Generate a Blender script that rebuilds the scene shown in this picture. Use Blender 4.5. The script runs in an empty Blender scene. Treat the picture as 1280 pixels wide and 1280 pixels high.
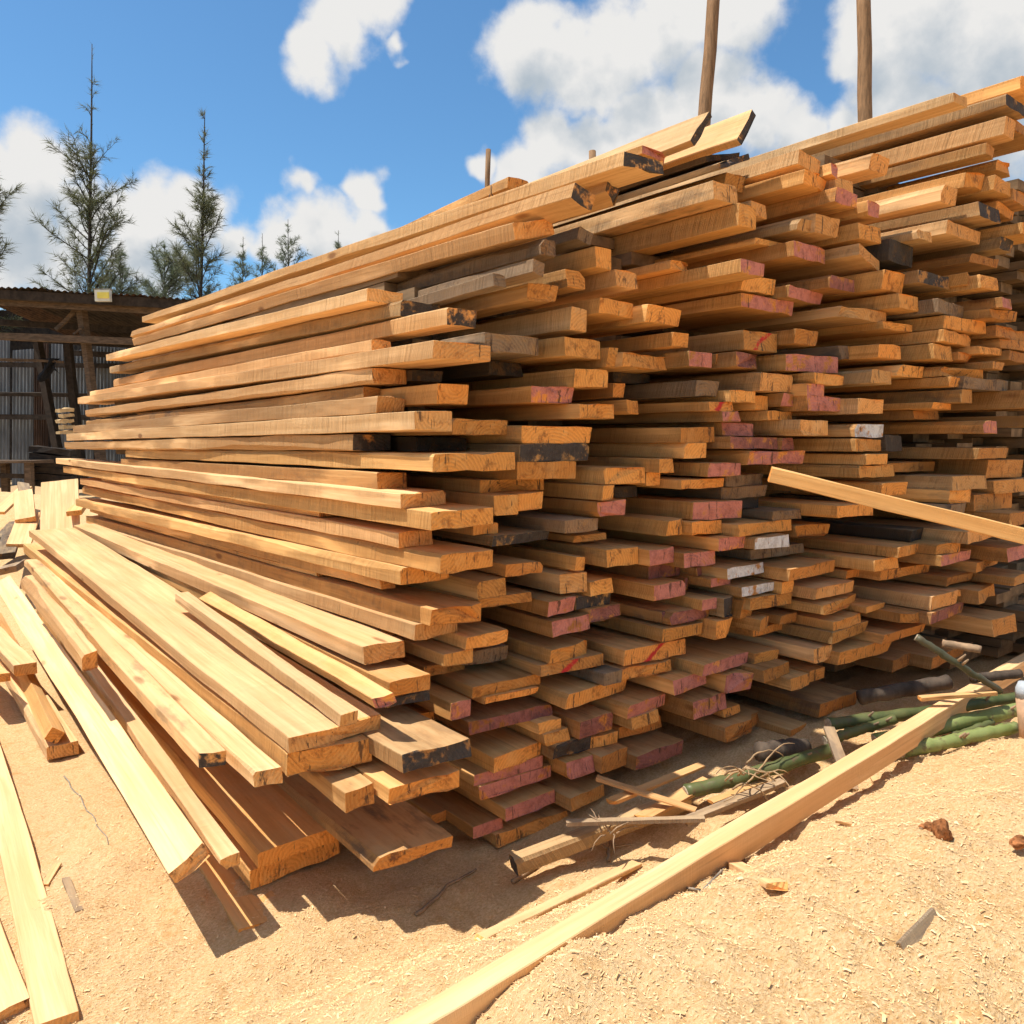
import bpy, bmesh, math, random
from mathutils import Vector, Matrix, noise
random.seed(7)
R = math.radians
S = bpy.context.scene
COL = S.collection

# ------------------------------------------------------------------ camera
CAM = Vector((0, 0, 1.30))
YAW = R(38.3); PITCH = math.atan(0.090)
cd = bpy.data.cameras.new('camera'); cam = bpy.data.objects.new('camera', cd); COL.objects.link(cam)
cam.location = CAM; cam.rotation_euler = (R(90) - PITCH, 0, -YAW)
cd.sensor_width = 36; cd.lens = 36 * 1000 / 1280; cd.clip_end = 3000; cd.clip_start = 0.02
S.camera = cam
S.cycles.max_bounces = 5; S.cycles.diffuse_bounces = 4; S.cycles.glossy_bounces = 2; S.cycles.transmission_bounces = 2
S.cycles.use_adaptive_sampling = True; S.cycles.adaptive_threshold = 0.025
CM = cam.rotation_euler.to_matrix()

# ------------------------------------------------------------------ light
SUN_DIR = Vector((-0.36, 0.215, 0.90)).normalized()          # towards the sun
sl = bpy.data.lights.new('sun', 'SUN'); so = bpy.data.objects.new('sun', sl); COL.objects.link(so)
sl.energy = 4.5; sl.angle = R(0.55); sl.color = (1.0, 0.94, 0.84)
so.rotation_euler = SUN_DIR.to_track_quat('Z', 'Y').to_euler(); so.location = (0, 0, 30)
S.view_settings.view_transform = 'Standard'; S.view_settings.look = 'None'
S.view_settings.exposure = 0.54; S.view_settings.gamma = 1

# ------------------------------------------------------------------ helpers
def ray(px, py): return CM @ Vector(((px - 640) / 1000, (640 - py) / 1000, -1))
def at(px, py, d): return CAM + ray(px, py) * d
def atV(px, py, V): r = ray(px, py); return CAM + r * (V / r.x)
def atU(px, py, U): r = ray(px, py); return CAM + r * (U / r.y)
def env(px): return 2.3 + (px - 500) * 0.6 / 560

# ------------------------------------------------------------------ sky
W = bpy.data.worlds.new('World'); S.world = W; W.use_nodes = True
class NT:
    """small node-tree writer"""
    def __init__(s, tree): s.t = tree; s.n = tree.nodes; s.l = tree.links
    def new(s, typ, **kw):
        n = s.n.new(typ)
        for k, v in kw.items(): setattr(n, k, v)
        return n
    def put(s, sock, v):
        if isinstance(v, bpy.types.NodeSocket): s.l.new(v, sock)
        elif v is not None: sock.default_value = v
    def math(s, op, a, b=None, c=None, clamp=False):
        n = s.new('ShaderNodeMath', operation=op, use_clamp=clamp)
        s.put(n.inputs[0], a)
        if b is not None: s.put(n.inputs[1], b)
        if c is not None: s.put(n.inputs[2], c)
        return n.outputs[0]
    def vmath(s, op, a, b=None, out=0):
        n = s.new('ShaderNodeVectorMath', operation=op); s.put(n.inputs[0], a)
        if b is not None:
            if op == 'SCALE': s.put(n.inputs['Scale'], b)
            else: s.put(n.inputs[1], b)
        return n.outputs[out]
    def step(s, v, a, b, lo=0.0, hi=1.0, kind='SMOOTHSTEP'):
        n = s.new('ShaderNodeMapRange', interpolation_type=kind); n.clamp = True if kind == 'LINEAR' else n.clamp
        s.put(n.inputs[0], v); n.inputs[1].default_value = a; n.inputs[2].default_value = b
        n.inputs[3].default_value = lo; n.inputs[4].default_value = hi
        return n.outputs[0]
    def noise(s, vec, scale, detail=3, rough=0.5, out=0, dist=0.0):
        n = s.new('ShaderNodeTexNoise'); s.put(n.inputs['Vector'], vec)
        n.inputs['Scale'].default_value = scale; n.inputs['Detail'].default_value = detail
        n.inputs['Roughness'].default_value = rough; n.inputs['Distortion'].default_value = dist
        return n.outputs[out]
    def mix(s, f, a, b, typ='MIX'):
        n = s.new('ShaderNodeMix', data_type='RGBA', blend_type=typ)
        s.put(n.inputs[0], f); s.put(n.inputs[6], a); s.put(n.inputs[7], b)
        return n.outputs[2]
    def mapping(s, vec, scale=(1, 1, 1), loc=(0, 0, 0), rot=(0, 0, 0)):
        n = s.new('ShaderNodeMapping'); s.put(n.inputs[0], vec)
        n.inputs['Scale'].default_value = scale; n.inputs['Location'].default_value = loc; n.inputs['Rotation'].default_value = rot
        return n.outputs[0]

CLOUDS = [(-10, 240, 92), (45, 205, 62), (20, 310, 85), (95, 285, 55), (-90, 200, 90),
          (195, 278, 60), (255, 268, 52), (190, 325, 60), (292, 305, 34),
          (425, 40, 52), (472, 12, 46), (385, 66, 44), (492, 66, 16),
          (380, 236, 25), (455, 240, 28), (398, 292, 54), (458, 290, 42), (345, 310, 42),
          (660, 65, 62), (715, 80, 62), (775, 55, 75), (845, 20, 80), (925, 15, 60), (750, 110, 28),
          (692, 180, 50), (650, 208, 44), (745, 185, 56), (810, 140, 62), (880, 115, 70), (940, 155, 56), (995, 165, 38), (602, 208, 22),
          (1085, 40, 54), (1150, 30, 95), (1245, 50, 110), (1125, 130, 66), (1220, 150, 95), (1060, 165, 42)]
g = bpy.data.node_groups.new('cloud_density', 'ShaderNodeTree')
g.interface.new_socket('Vector', in_out='INPUT', socket_type='NodeSocketVector')
g.interface.new_socket('Density', in_out='OUTPUT', socket_type='NodeSocketFloat')
G = NT(g); gi = G.new('NodeGroupInput'); go = G.new('NodeGroupOutput')
v0 = gi.outputs[0]
w1 = G.vmath('SUBTRACT', G.noise(v0, 10, 3, 0.62, 1), (0.5, 0.5, 0.5))
vw = G.vmath('ADD', v0, G.vmath('SCALE', w1, 0.085))
acc = None
for (cx, cy, r) in CLOUDS:
    c = ray(cx, cy); sc = c.length; c.normalize()
    dist = G.vmath('DISTANCE', vw, tuple(c), out=1)
    f = G.math('MULTIPLY_ADD', dist, -1000 * sc / r, 1.0)
    acc = f if acc is None else G.math('SMOOTH_MAX', acc, f, 0.12)
vaxis = tuple(ray(640, 640).normalized())
away = G.step(G.vmath('DISTANCE', v0, vaxis, out=1), 0.72, 0.95)
gen = G.math('MULTIPLY', G.math('SUBTRACT', G.noise(vw, 3.2, 2, 0.55), 0.50), 5.0)
acc = G.math('MAXIMUM', acc, G.math('MULTIPLY_ADD', G.math('SUBTRACT', away, 1.0), 4.0, gen))
fn = G.noise(v0, 22, 5, 0.62)
fine = G.math('MULTIPLY_ADD', G.math('SUBTRACT', fn, 0.5), 0.95, acc)
g.links.new(fine, go.inputs[0])
N = NT(W.node_tree); N.n.clear()
tc = N.new('ShaderNodeTexCoord').outputs['Generated']
sky = N.new('ShaderNodeTexSky', sky_type='NISHITA', sun_disc=False)
sky.sun_elevation = math.asin(SUN_DIR.z); sky.sun_rotation = math.atan2(SUN_DIR.x, SUN_DIR.y)
sky.altitude = 300; sky.air_density = 1.0; sky.dust_density = 0.5; sky.ozone_density = 1.0
def dens(vec):
    n = N.new('ShaderNodeGroup'); n.node_tree = g; N.put(n.inputs[0], vec); return n.outputs[0]
d0 = dens(tc); d1 = dens(N.vmath('ADD', tc, (-0.012, 0.004, 0.050)))
mask = N.step(d0, -0.14, 0.44)
sp = N.new('ShaderNodeSeparateXYZ'); N.put(sp.inputs[0], tc)
shade = N.math('MULTIPLY_ADD', N.step(d1, -0.05, 0.95), -0.62, 1.06)
shade = N.math('MULTIPLY_ADD', N.math('SUBTRACT', N.noise(tc, 9, 4, 0.6), 0.5), 0.8, shade)
ccol = N.mix(N.step(shade, 0.38, 0.98, kind='LINEAR'), (0.50, 0.59, 0.68, 1), (1.0, 0.99, 0.97, 1))
b1 = N.new('ShaderNodeBackground'); N.put(b1.inputs[0], N.mix(1.0, sky.outputs[0], (0.52, 0.80, 0.94, 1), 'MULTIPLY')); b1.inputs[1].default_value = 0.120
b2 = N.new('ShaderNodeBackground'); N.put(b2.inputs[0], ccol); b2.inputs[1].default_value = 0.58
ms = N.new('ShaderNodeMixShader'); N.put(ms.inputs[0], mask); N.l.new(b1.outputs[0], ms.inputs[1]); N.l.new(b2.outputs[0], ms.inputs[2])
W.cycles.sampling_method = 'MANUAL'; W.cycles.sample_map_resolution = 512
wo = N.new('ShaderNodeOutputWorld'); N.l.new(ms.outputs[0], wo.inputs[0])

# ------------------------------------------------------------------ materials
def newmat(name):
    m = bpy.data.materials.new(name); m.use_nodes = True
    T = NT(m.node_tree); T.n.clear()
    b = T.new('ShaderNodeBsdfPrincipled'); o = T.new('ShaderNodeOutputMaterial'); T.l.new(b.outputs[0], o.inputs[0])
    b.inputs['Roughness'].default_value = 0.8; b.inputs['Specular IOR Level'].default_value = 0.25
    return m, T, b
def bump(T, b, h, strength=0.4, dist=0.01, prev=None):
    n = T.new('ShaderNodeBump'); n.inputs['Strength'].default_value = strength; n.inputs['Distance'].default_value = dist
    T.put(n.inputs['Height'], h)
    if prev is not None: T.put(n.inputs['Normal'], prev)
    T.l.new(n.outputs[0], b.inputs['Normal']); return n.outputs[0]
def plain(name, col, rough=0.8, var=0.25, scale=8, stretch=(1, 1, 1), bumpd=0.002):
    m, T, b = newmat(name)
    oc = T.new('ShaderNodeTexCoord').outputs['Object']; v = T.mapping(oc, stretch)
    n = T.noise(v, scale, 6, 0.6)
    lo = tuple(c * (1 - var) for c in col) + (1,); hi = tuple(min(1, c * (1 + var)) for c in col) + (1,)
    T.put(b.inputs['Base Color'], T.mix(T.step(n, 0.3, 0.7), lo, hi)); b.inputs['Roughness'].default_value = rough
    bump(T, b, T.noise(v, scale * 4, 4, 0.6), 0.5, bumpd)
    return m

def wood_base(name):
    m, T, b = newmat(name)
    oc = T.new('ShaderNodeTexCoord').outputs['Object']
    def attr(n): return T.new('ShaderNodeAttribute', attribute_type='OBJECT', attribute_name=n)
    tint = attr('tint').outputs['Color']; seed = attr('seed').outputs['Fac']; grime = attr('grime').outputs['Fac']
    sv = T.new('ShaderNodeCombineXYZ'); T.put(sv.inputs[0], seed); T.put(sv.inputs[1], T.math('MULTIPLY', seed, 3.7)); T.put(sv.inputs[2], T.math('MULTIPLY', seed, 1.9))
    p = T.vmath('ADD', oc, sv.outputs[0])
    op = T.new('ShaderNodeSeparateXYZ'); T.put(op.inputs[0], oc)
    def tm(c): return T.mix(1.0, tint, c + (1,), 'MULTIPLY')
    b.inputs['Roughness'].default_value = 0.78
    return m, T, b, oc, op, p, tint, seed, grime, attr, tm
def wood_side():
    m, T, b, oc, op, p, tint, seed, grime, attr, tm = wood_base('sawn_wood')
    geo = T.new('ShaderNodeNewGeometry')
    vt = T.new('ShaderNodeVectorTransform', vector_type='NORMAL', convert_from='WORLD', convert_to='OBJECT'); T.put(vt.inputs[0], geo.outputs['True Normal'])
    sx = T.new('ShaderNodeSeparateXYZ'); T.put(sx.inputs[0], vt.outputs[0])
    isside = T.step(T.math('ABSOLUTE', sx.outputs[0]), 0.6, 0.75); istop = T.step(sx.outputs[2], 0.6, 0.8)
    g1 = T.noise(T.mapping(p, (38, 1.3, 38)), 1.0, 4, 0.65, dist=0.4)
    low = T.noise(T.mapping(p, (6, 1.1, 6)), 1.0, 3, 0.55, 1)
    lo = T.new('ShaderNodeSeparateXYZ'); T.put(lo.inputs[0], low)
    # saw marks across the board
    yy = T.math('MULTIPLY_ADD', op.outputs[2], 0.22, T.math('MULTIPLY_ADD', lo.outputs[2], 0.05, T.math('MULTIPLY_ADD', op.outputs[0], 0.10, op.outputs[1])))
    n1 = T.new('ShaderNodeTexNoise', noise_dimensions='1D'); T.put(n1.inputs['W'], T.math('MULTIPLY_ADD', yy, 88, seed)); n1.inputs['Detail'].default_value = 0.0
    saw = T.step(n1.outputs[0], 0.40, 0.60)
    sawamt = T.math('MULTIPLY', T.step(lo.outputs[0], 0.34, 0.52), T.math('MULTIPLY', attr('sawn').outputs['Fac'], T.math('MULTIPLY_ADD', isside, 0.85, 0.15)))
    col = T.mix(T.step(g1, 0.32, 0.72), tm((0.86, 0.77, 0.66)), tm((1.15, 1.15, 1.14)))
    col = T.mix(T.step(lo.outputs[1], 0.45, 0.72, 0, 0.5), col, tm((1.0, 0.82, 0.64)))
    col = T.mix(T.step(lo.outputs[2], 0.56, 0.76, 0, 0.5), col, tm((0.82, 0.68, 0.54)))
    col = T.mix(T.math('MULTIPLY', T.math('MULTIPLY', saw, sawamt), 0.52), col, tm((0.62, 0.46, 0.30)))
    st = T.noise(T.mapping(p, (70, 0.8, 70)), 1.0, 3, 0.6)
    col = T.mix(T.step(st, 0.60, 0.70, 0, 0.45), col, tm((0.55, 0.39, 0.26)))
    vo = T.new('ShaderNodeTexVoronoi'); T.put(vo.inputs['Vector'], T.mapping(p, (5.5, 1.7, 5.5))); vo.inputs['Scale'].default_value = 1.0; vo.inputs['Randomness'].default_value = 1
    kn = T.math('MULTIPLY_ADD', g1, 0.06, vo.outputs['Distance'])
    col = T.mix(T.step(kn, 0.07, 0.13, 0.8, 0.0), col, tm((0.30, 0.18, 0.11)))
    gm = T.noise(T.mapping(p, (14, 4, 14)), 1.0, 4, 0.7)
    col = T.mix(T.math('MULTIPLY', T.step(gm, 0.48, 0.68), grime), col, (0.075, 0.062, 0.055, 1))
    du = T.math('MULTIPLY', istop, T.step(gm, 0.62, 0.34, 0.05, 0.40))
    col = T.mix(du, col, (0.60, 0.42, 0.22, 1))
    T.put(b.inputs['Base Color'], col)
    h = T.math('MULTIPLY_ADD', g1, 0.5, T.math('MULTIPLY', saw, sawamt))
    bump(T, b, h, 0.8, 0.006)
    return m
def wood_end():
    m, T, b, oc, op, p, tint, seed, grime, attr, tm = wood_base('sawn_wood_end')
    endc = attr('endcol').outputs['Color']; enda = attr('endamt').outputs['Fac']; red = attr('redmark').outputs['Fac']; wid = attr('wid').outputs['Fac']
    cen = T.new('ShaderNodeCombineXYZ')
    T.put(cen.inputs[0], T.math('MULTIPLY', T.math('FRACT', T.math('MULTIPLY', seed, 7.13)), 0.20))
    T.put(cen.inputs[2], T.math('MULTIPLY_ADD', T.math('FRACT', T.math('MULTIPLY', seed, 3.71)), 0.20, -0.12))
    q = T.vmath('SUBTRACT', T.vmath('MULTIPLY', oc, (1, 0, 1)), cen.outputs[0])
    en = T.noise(p, 30, 4, 0.72); pn = T.noise(p, 14, 3, 0.65)
    rr = T.math('MULTIPLY_ADD', pn, 0.02, T.vmath('LENGTH', q, out=1))
    ring = T.math('MULTIPLY_ADD', T.math('SINE', T.math('MULTIPLY', rr, 560)), 0.5, 0.5)
    base = T.mix(T.math('MULTIPLY', ring, 0.34), tm((1.06, 0.80, 0.50)), tm((0.70, 0.42, 0.20)))
    base = T.mix(T.step(en, 0.50, 0.70, 0, 0.75), base, tm((0.46, 0.27, 0.15)))
    base = T.mix(T.step(pn, 0.52, 0.70, 0, 0.5), base, tm((1.12, 0.98, 0.80)))
    pm = T.math('MULTIPLY', T.step(T.math('ADD', pn, T.math('MULTIPLY', en, 0.5)), 0.58, 0.72), enda)
    col = T.mix(pm, base, T.mix(T.step(en, 0.42, 0.66, 0, 0.55), endc, T.mix(1.0, endc, (0.5, 0.42, 0.38, 1), 'MULTIPLY')))
    ck = T.noise(T.mapping(p, (60, 60, 8)), 1.0, 3, 0.7)
    col = T.mix(T.step(ck, 0.60, 0.66, 0, 0.8), col, (0.07, 0.04, 0.025, 1))
    col = T.mix(T.math('MULTIPLY', T.step(en, 0.56, 0.72), T.math('MULTIPLY', grime, 0.8)), col, (0.06, 0.045, 0.04, 1))
    sl = T.math('ABSOLUTE', T.math('SUBTRACT', T.math('MULTIPLY_ADD', pn, 0.05, op.outputs[0]), T.math('MULTIPLY_ADD', op.outputs[2], 1.4, T.math('MULTIPLY', wid, 0.42))))
    rm = T.math('MULTIPLY', T.math('MULTIPLY', T.step(sl, 0.006, 0.020, 1, 0), T.step(en, 0.36, 0.48)), red)
    col = T.mix(rm, col, (0.55, 0.035, 0.03, 1))
    T.put(b.inputs['Base Color'], col)
    bump(T, b, T.math('MULTIPLY_ADD', ck, -0.9, T.math('MULTIPLY_ADD', ring, 0.15, en)), 0.9, 0.007)
    return m
WOOD = wood_side(); WEND = wood_end()

def sawdust_material():
    m, T, b = newmat('sawdust')
    oc = T.new('ShaderNodeTexCoord').outputs['Object']
    n1 = T.noise(oc, 1.1, 5, 0.6); n2 = T.noise(oc, 21, 5, 0.72); n3 = T.noise(T.mapping(oc, (1, 1.6, 1), rot=(0, 0, 0.6)), 110, 5, 0.75)
    n4 = T.noise(T.mapping(oc, (1.5, 1, 1), rot=(0, 0, -0.9)), 260, 3, 0.7)
    c = T.mix(T.step(n3, 0.32, 0.68), (0.60, 0.350, 0.145, 1), (0.87, 0.61, 0.335, 1))
    c = T.mix(T.step(n2, 0.50, 0.70, 0, 0.65), c, (0.58, 0.31, 0.105, 1))
    c = T.mix(T.step(n1, 0.40, 0.70, 0, 0.45), c, (0.80, 0.565, 0.31, 1))
    c = T.mix(T.step(n4, 0.60, 0.72, 0, 0.6), c, (0.84, 0.68, 0.46, 1))
    vo = T.new('ShaderNodeTexVoronoi'); T.put(vo.inputs['Vector'], oc); vo.inputs['Scale'].default_value = 7
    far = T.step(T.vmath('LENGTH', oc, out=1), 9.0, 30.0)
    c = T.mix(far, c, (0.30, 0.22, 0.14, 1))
    T.put(b.inputs['Base Color'], c); b.inputs['Roughness'].default_value = 0.95; b.inputs['Specular IOR Level'].default_value = 0.1
    h = T.math('ADD', T.math('MULTIPLY', n2, 1.6), T.math('ADD', T.math('MULTIPLY', n3, 1.0), T.math('MULTIPLY', n4, 0.5)))
    bump(T, b, h, 0.85, 0.010)
    return m
DUST = sawdust_material()
def shaving_material():
    m, T, b = newmat('wood_shavings')
    geo = T.new('ShaderNodeNewGeometry')
    c = T.mix(geo.outputs['Random Per Island'], (0.60, 0.345, 0.14, 1), (0.86, 0.61, 0.34, 1))
    T.put(b.inputs['Base Color'], c); b.inputs['Roughness'].default_value = 0.85
    return m
SHAV = shaving_material()
M = {
    'bark': plain('bark', (0.085, 0.062, 0.045), 0.9, 0.4, 20, (1, 1, 0.4), 0.006),
    'stick': plain('dry_stick', (0.30, 0.20, 0.12), 0.85, 0.35, 30, (1, 1, 1)),
    'greystick': plain('grey_stick', (0.26, 0.22, 0.17), 0.85, 0.35, 30),
    'pole': plain('pole_wood', (0.24, 0.135, 0.065), 0.8, 0.3, 14, (3, 3, 0.4), 0.004),
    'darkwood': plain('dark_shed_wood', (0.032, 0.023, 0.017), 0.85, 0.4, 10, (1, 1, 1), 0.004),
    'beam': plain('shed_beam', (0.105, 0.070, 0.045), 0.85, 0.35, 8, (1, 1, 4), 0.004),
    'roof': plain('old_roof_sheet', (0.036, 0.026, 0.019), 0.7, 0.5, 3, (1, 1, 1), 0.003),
    'tin': plain('galvanised_sheet', (0.13, 0.135, 0.14), 0.5, 0.3, 2.5, (3, 1, 0.5), 0.002),
    'rust': plain('rusty_sheet', (0.060, 0.034, 0.022), 0.7, 0.45, 4, (3, 1, 0.5), 0.002),
    'cloth': plain('black_cloth', (0.012, 0.012, 0.014), 0.9, 0.3, 12),
    'paleplastic': plain('pale_plastic', (0.55, 0.54, 0.47), 0.5, 0.08, 5),
    'yellow': plain('yellow_panel', (0.62, 0.52, 0.10), 0.4, 0.1, 5),
    'greycap': plain('grey_blue_cap', (0.42, 0.46, 0.50), 0.6, 0.15, 20),
    'tan': plain('tan_stake', (0.48, 0.30, 0.18), 0.7, 0.2, 18),
    'wire': plain('rusty_wire', (0.08, 0.055, 0.04), 0.6, 0.3, 30),
    'root': plain('root_fibre', (0.36, 0.24, 0.13), 0.85, 0.3, 30),
    'trunk': plain('casuarina_bark', (0.055, 0.043, 0.034), 0.9, 0.3, 6, (1, 1, 0.3), 0.02),
}
def leafmat(name, a, bcol):
    m, T, b = newmat(name)
    geo = T.new('ShaderNodeNewGeometry')
    T.put(b.inputs['Base Color'], T.mix(geo.outputs['Random Per Island'], a + (1,), bcol + (1,)))
    b.inputs['Roughness'].default_value = 0.7
    tr = T.new('ShaderNodeBsdfTranslucent'); tr.inputs[0].default_value = (bcol[0] * 1.2, bcol[1] * 1.3, bcol[2], 1)
    mx = T.new('ShaderNodeMixShader'); mx.inputs[0].default_value = 0.3
    T.l.new(b.outputs[0], mx.inputs[1]); T.l.new(tr.outputs[0], mx.inputs[2])
    out = [n for n in T.n if n.type == 'OUTPUT_MATERIAL'][0]; T.l.new(mx.outputs[0], out.inputs[0])
    return m
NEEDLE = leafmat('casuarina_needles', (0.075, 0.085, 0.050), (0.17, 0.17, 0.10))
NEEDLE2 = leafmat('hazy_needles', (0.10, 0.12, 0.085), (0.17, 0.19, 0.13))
def bamboo_mat(name, c1, c2):
    m, T, b = newmat(name)
    oc = T.new('ShaderNodeTexCoord').outputs['Object']
    n = T.noise(T.mapping(oc, (14, 14, 3)), 1.0, 5, 0.6); n2 = T.noise(oc, 26, 5, 0.7)
    c = T.mix(T.step(n, 0.3, 0.7), c1 + (1,), c2 + (1,))
    c = T.mix(T.step(n2, 0.54, 0.68, 0, 0.85), c, (0.13, 0.085, 0.05, 1))
    bump(T, b, n2, 0.5, 0.004)
    T.put(b.inputs['Base Color'], c); b.inputs['Roughness'].default_value = 0.42
    return m
GREEN = bamboo_mat('green_stalk', (0.15, 0.19, 0.055), (0.24, 0.28, 0.10))
DULL_SHADED = bamboo_mat('dull_shaded_stalk', (0.055, 0.060, 0.030), (0.095, 0.085, 0.050))  # stalk green dimmed and browned, shade put into the colour
GREEN2 = bamboo_mat('dark_green_stalk', (0.060, 0.080, 0.028), (0.12, 0.13, 0.050))
STUB = plain('stalk_core', (0.42, 0.34, 0.24), 0.8, 0.3, 60)

# ------------------------------------------------------------------ object helpers
def tag(o, label=None, cat=None, group=None, kind=None):
    if label: o['label'] = label
    if cat: o['category'] = cat
    if group: o['group'] = group
    if kind: o['kind'] = kind
    return o
def link(name, me, mat, parent=None):
    o = bpy.data.objects.new(name, me); COL.objects.link(o)
    if mat is not None and len(me.materials) == 0: me.materials.append(mat)
    if parent is not None: o.parent = parent
    return o
def meshobj(name, vs, fs, mat, parent=None, smooth=False):
    me = bpy.data.meshes.new(name); me.from_pydata([tuple(v) for v in vs], [], fs); me.update()
    if smooth:
        for p in me.polygons: p.use_smooth = True
    return link(name, me, mat, parent)
def empty(name, loc):
    o = bpy.data.objects.new(name, None); COL.objects.link(o); o.location = loc; o.empty_display_size = 0.1; return o
def tube(pts, rads, n=8, cap=True):
    """tapered tube through points -> verts, faces"""
    vs, fs = [], []
    up0 = Vector((0.31, 0.17, 0.93))
    for i, p in enumerate(pts):
        t = (pts[min(i + 1, len(pts) - 1)] - pts[max(i - 1, 0)]).normalized()
        a = t.cross(up0)
        if a.length < 0.05: a = t.cross(Vector((1, 0, 0)))
        a.normalize(); b = t.cross(a)
        for k in range(n):
            an = 2 * math.pi * k / n
            vs.append(p + (a * math.cos(an) + b * math.sin(an)) * rads[i])
    for i in range(len(pts) - 1):
        for k in range(n):
            k2 = (k + 1) % n
            fs.append((i * n + k, i * n + k2, (i + 1) * n + k2, (i + 1) * n + k))
    if cap:
        fs.append(tuple(range(n))[::-1]); fs.append(tuple((len(pts) - 1) * n + k for k in range(n)))
    return vs, fs
def tubeobj(name, pts, rads, mat, parent=None, n=8):
    pts = [Vector(p) for p in pts]
    if isinstance(rads, (int, float)): rads = [rads] * len(pts)
    base = parent.matrix_world.translation if False else Vector((0, 0, 0))
    vs, fs = tube(pts, rads, n); return meshobj(name, vs, fs, mat, parent, True)

# ------------------------------------------------------------------ ground
FRONT = [(-9, 2.6), (0.5, 2.1), (1.15, 1.98), (2.25, 1.70), (2.75, 1.52), (3.5, 1.21), (5.0, 0.7), (40, -6)]
def us(V):
    for (a, ua), (b, ub) in zip(FRONT, FRONT[1:]):
        if V <= b: return ua + (ub - ua) * (V - a) / (b - a)
    return FRONT[-1][1]
def sm(x, a, b):
    t = max(0, min(1, (x - a) / (b - a))); return t * t * (3 - 2 * t)
def gz(V, U, fine=True):
    s = us(V) - U
    base = 0.29 * sm(V, 1.05, 2.9)
    bank = 0.60 * max(0.0, min(s, 1.6) - 0.33) * sm(V, -0.2, 0.9)
    bank = min(bank, 0.42 + 0.15 * bank) * sm(s, 0.25, 0.6) * (1 - 0.38 * sm(V, 1.5, 2.5))
    z = base + bank
    z += 0.85 * math.exp(-((V - 0.9) / 1.5) ** 2 - ((U - 10.4) / 1.6) ** 2)
    z += 0.06 * math.exp(-((V - 0.85) / 0.7) ** 2 - ((U - 2.3) / 0.8) ** 2)
    if fine:
        near = 1.0 if math.hypot(V, U) < 9 else 0.4
        z += near * (0.022 * noise.noise((V * 3.1, U * 3.1, 1.7)) + 0.012 * noise.noise((V * 9, U * 9, 4.2)) + 0.005 * noise.noise((V * 27, U * 27, 8.1)))
        if s > 0.2: z += sm(s, 0.2, 0.6) * (0.020 * noise.noise((V * 6, U * 6, 9.7)) + 0.013 * noise.noise((V * 16, U * 16, 2.7)) + 0.008 * noise.noise((V * 38, U * 38, 6.7)))
    return z
def axis(lo, a, b, hi, st, g=1.28):
    xs = []; x = a
    while x <= b: xs.append(x); x += st
    e, d = xs[-1], st
    while e < hi: d *= g; e += d; xs.append(e)
    e, d, l = a, st, []
    while e > lo: d *= g; e -= d; l.append(e)
    return l[::-1] + xs
gx = axis(-700, -0.5, 3.2, 700, 0.0125, 1.2); gy = axis(-700, 0.3, 2.6, 900, 0.0125, 1.2)
gv = [(x, y, gz(x, y)) for y in gy for x in gx]; nx_ = len(gx)
gf = [(j * nx_ + i, j * nx_ + i + 1, (j + 1) * nx_ + i + 1, (j + 1) * nx_ + i) for j in range(len(gy) - 1) for i in range(nx_ - 1)]
ground = meshobj('ground', gv, gf, DUST, None, True); ground['kind'] = 'structure'

# ------------------------------------------------------------------ boards
PAL = {  # tint, end colour, end amount, grime
    'o': ((0.80, 0.462, 0.175), (0.5, 0.3, 0.15), 0.0, 0.10, 'tan end'),
    'y': ((0.82, 0.540, 0.280), (0.6, 0.4, 0.2), 0.0, 0.02, 'sun-toned yellow end'),  # paler wood tint; boards seen sunlit get it, sunlight put into the colour
    'p': ((0.74, 0.415, 0.155), (0.60, 0.22, 0.16), 1.0, 0.12, 'pink painted end'),
    'w': ((0.55, 0.34, 0.15), (0.72, 0.70, 0.68), 1.0, 0.15, 'white painted end'),
    'g': ((0.34, 0.255, 0.175), (0.2, 0.18, 0.15), 0.3, 0.45, 'weathered grey-brown end'),
    'd': ((0.46, 0.31, 0.16), (0.075, 0.060, 0.050), 1.0, 0.30, 'dark weathered end'),
    'D': ((0.81, 0.53, 0.265), (0.075, 0.060, 0.050), 1.0, 0.05, 'dark weathered end'),  # sunlit pale put into the side tint, end stays dark
    'r': ((0.74, 0.43, 0.175), (0.5, 0.3, 0.15), 0.0, 0.10, 'red stroke on its end'),
    'u': ((0.54, 0.29, 0.115), (0.30, 0.11, 0.095), 0.9, 0.30, 'purple-brown end'),
    'b': ((0.64, 0.365, 0.145), (0.3, 0.2, 0.1), 0.0, 0.25, 'dull brown end'),
    'k': ((0.15, 0.115, 0.085), (0.05, 0.045, 0.04), 0.8, 0.5, 'near-black end'),  # near-black wood, mostly on set-back boards
}
BOARDS = []   # dicts
def endslots(o):
    me = o.data; me.materials.append(WEND); n = len(me.polygons)
    me.polygons[n - 1].material_index = 1; me.polygons[n - 2].material_index = 1
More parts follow.
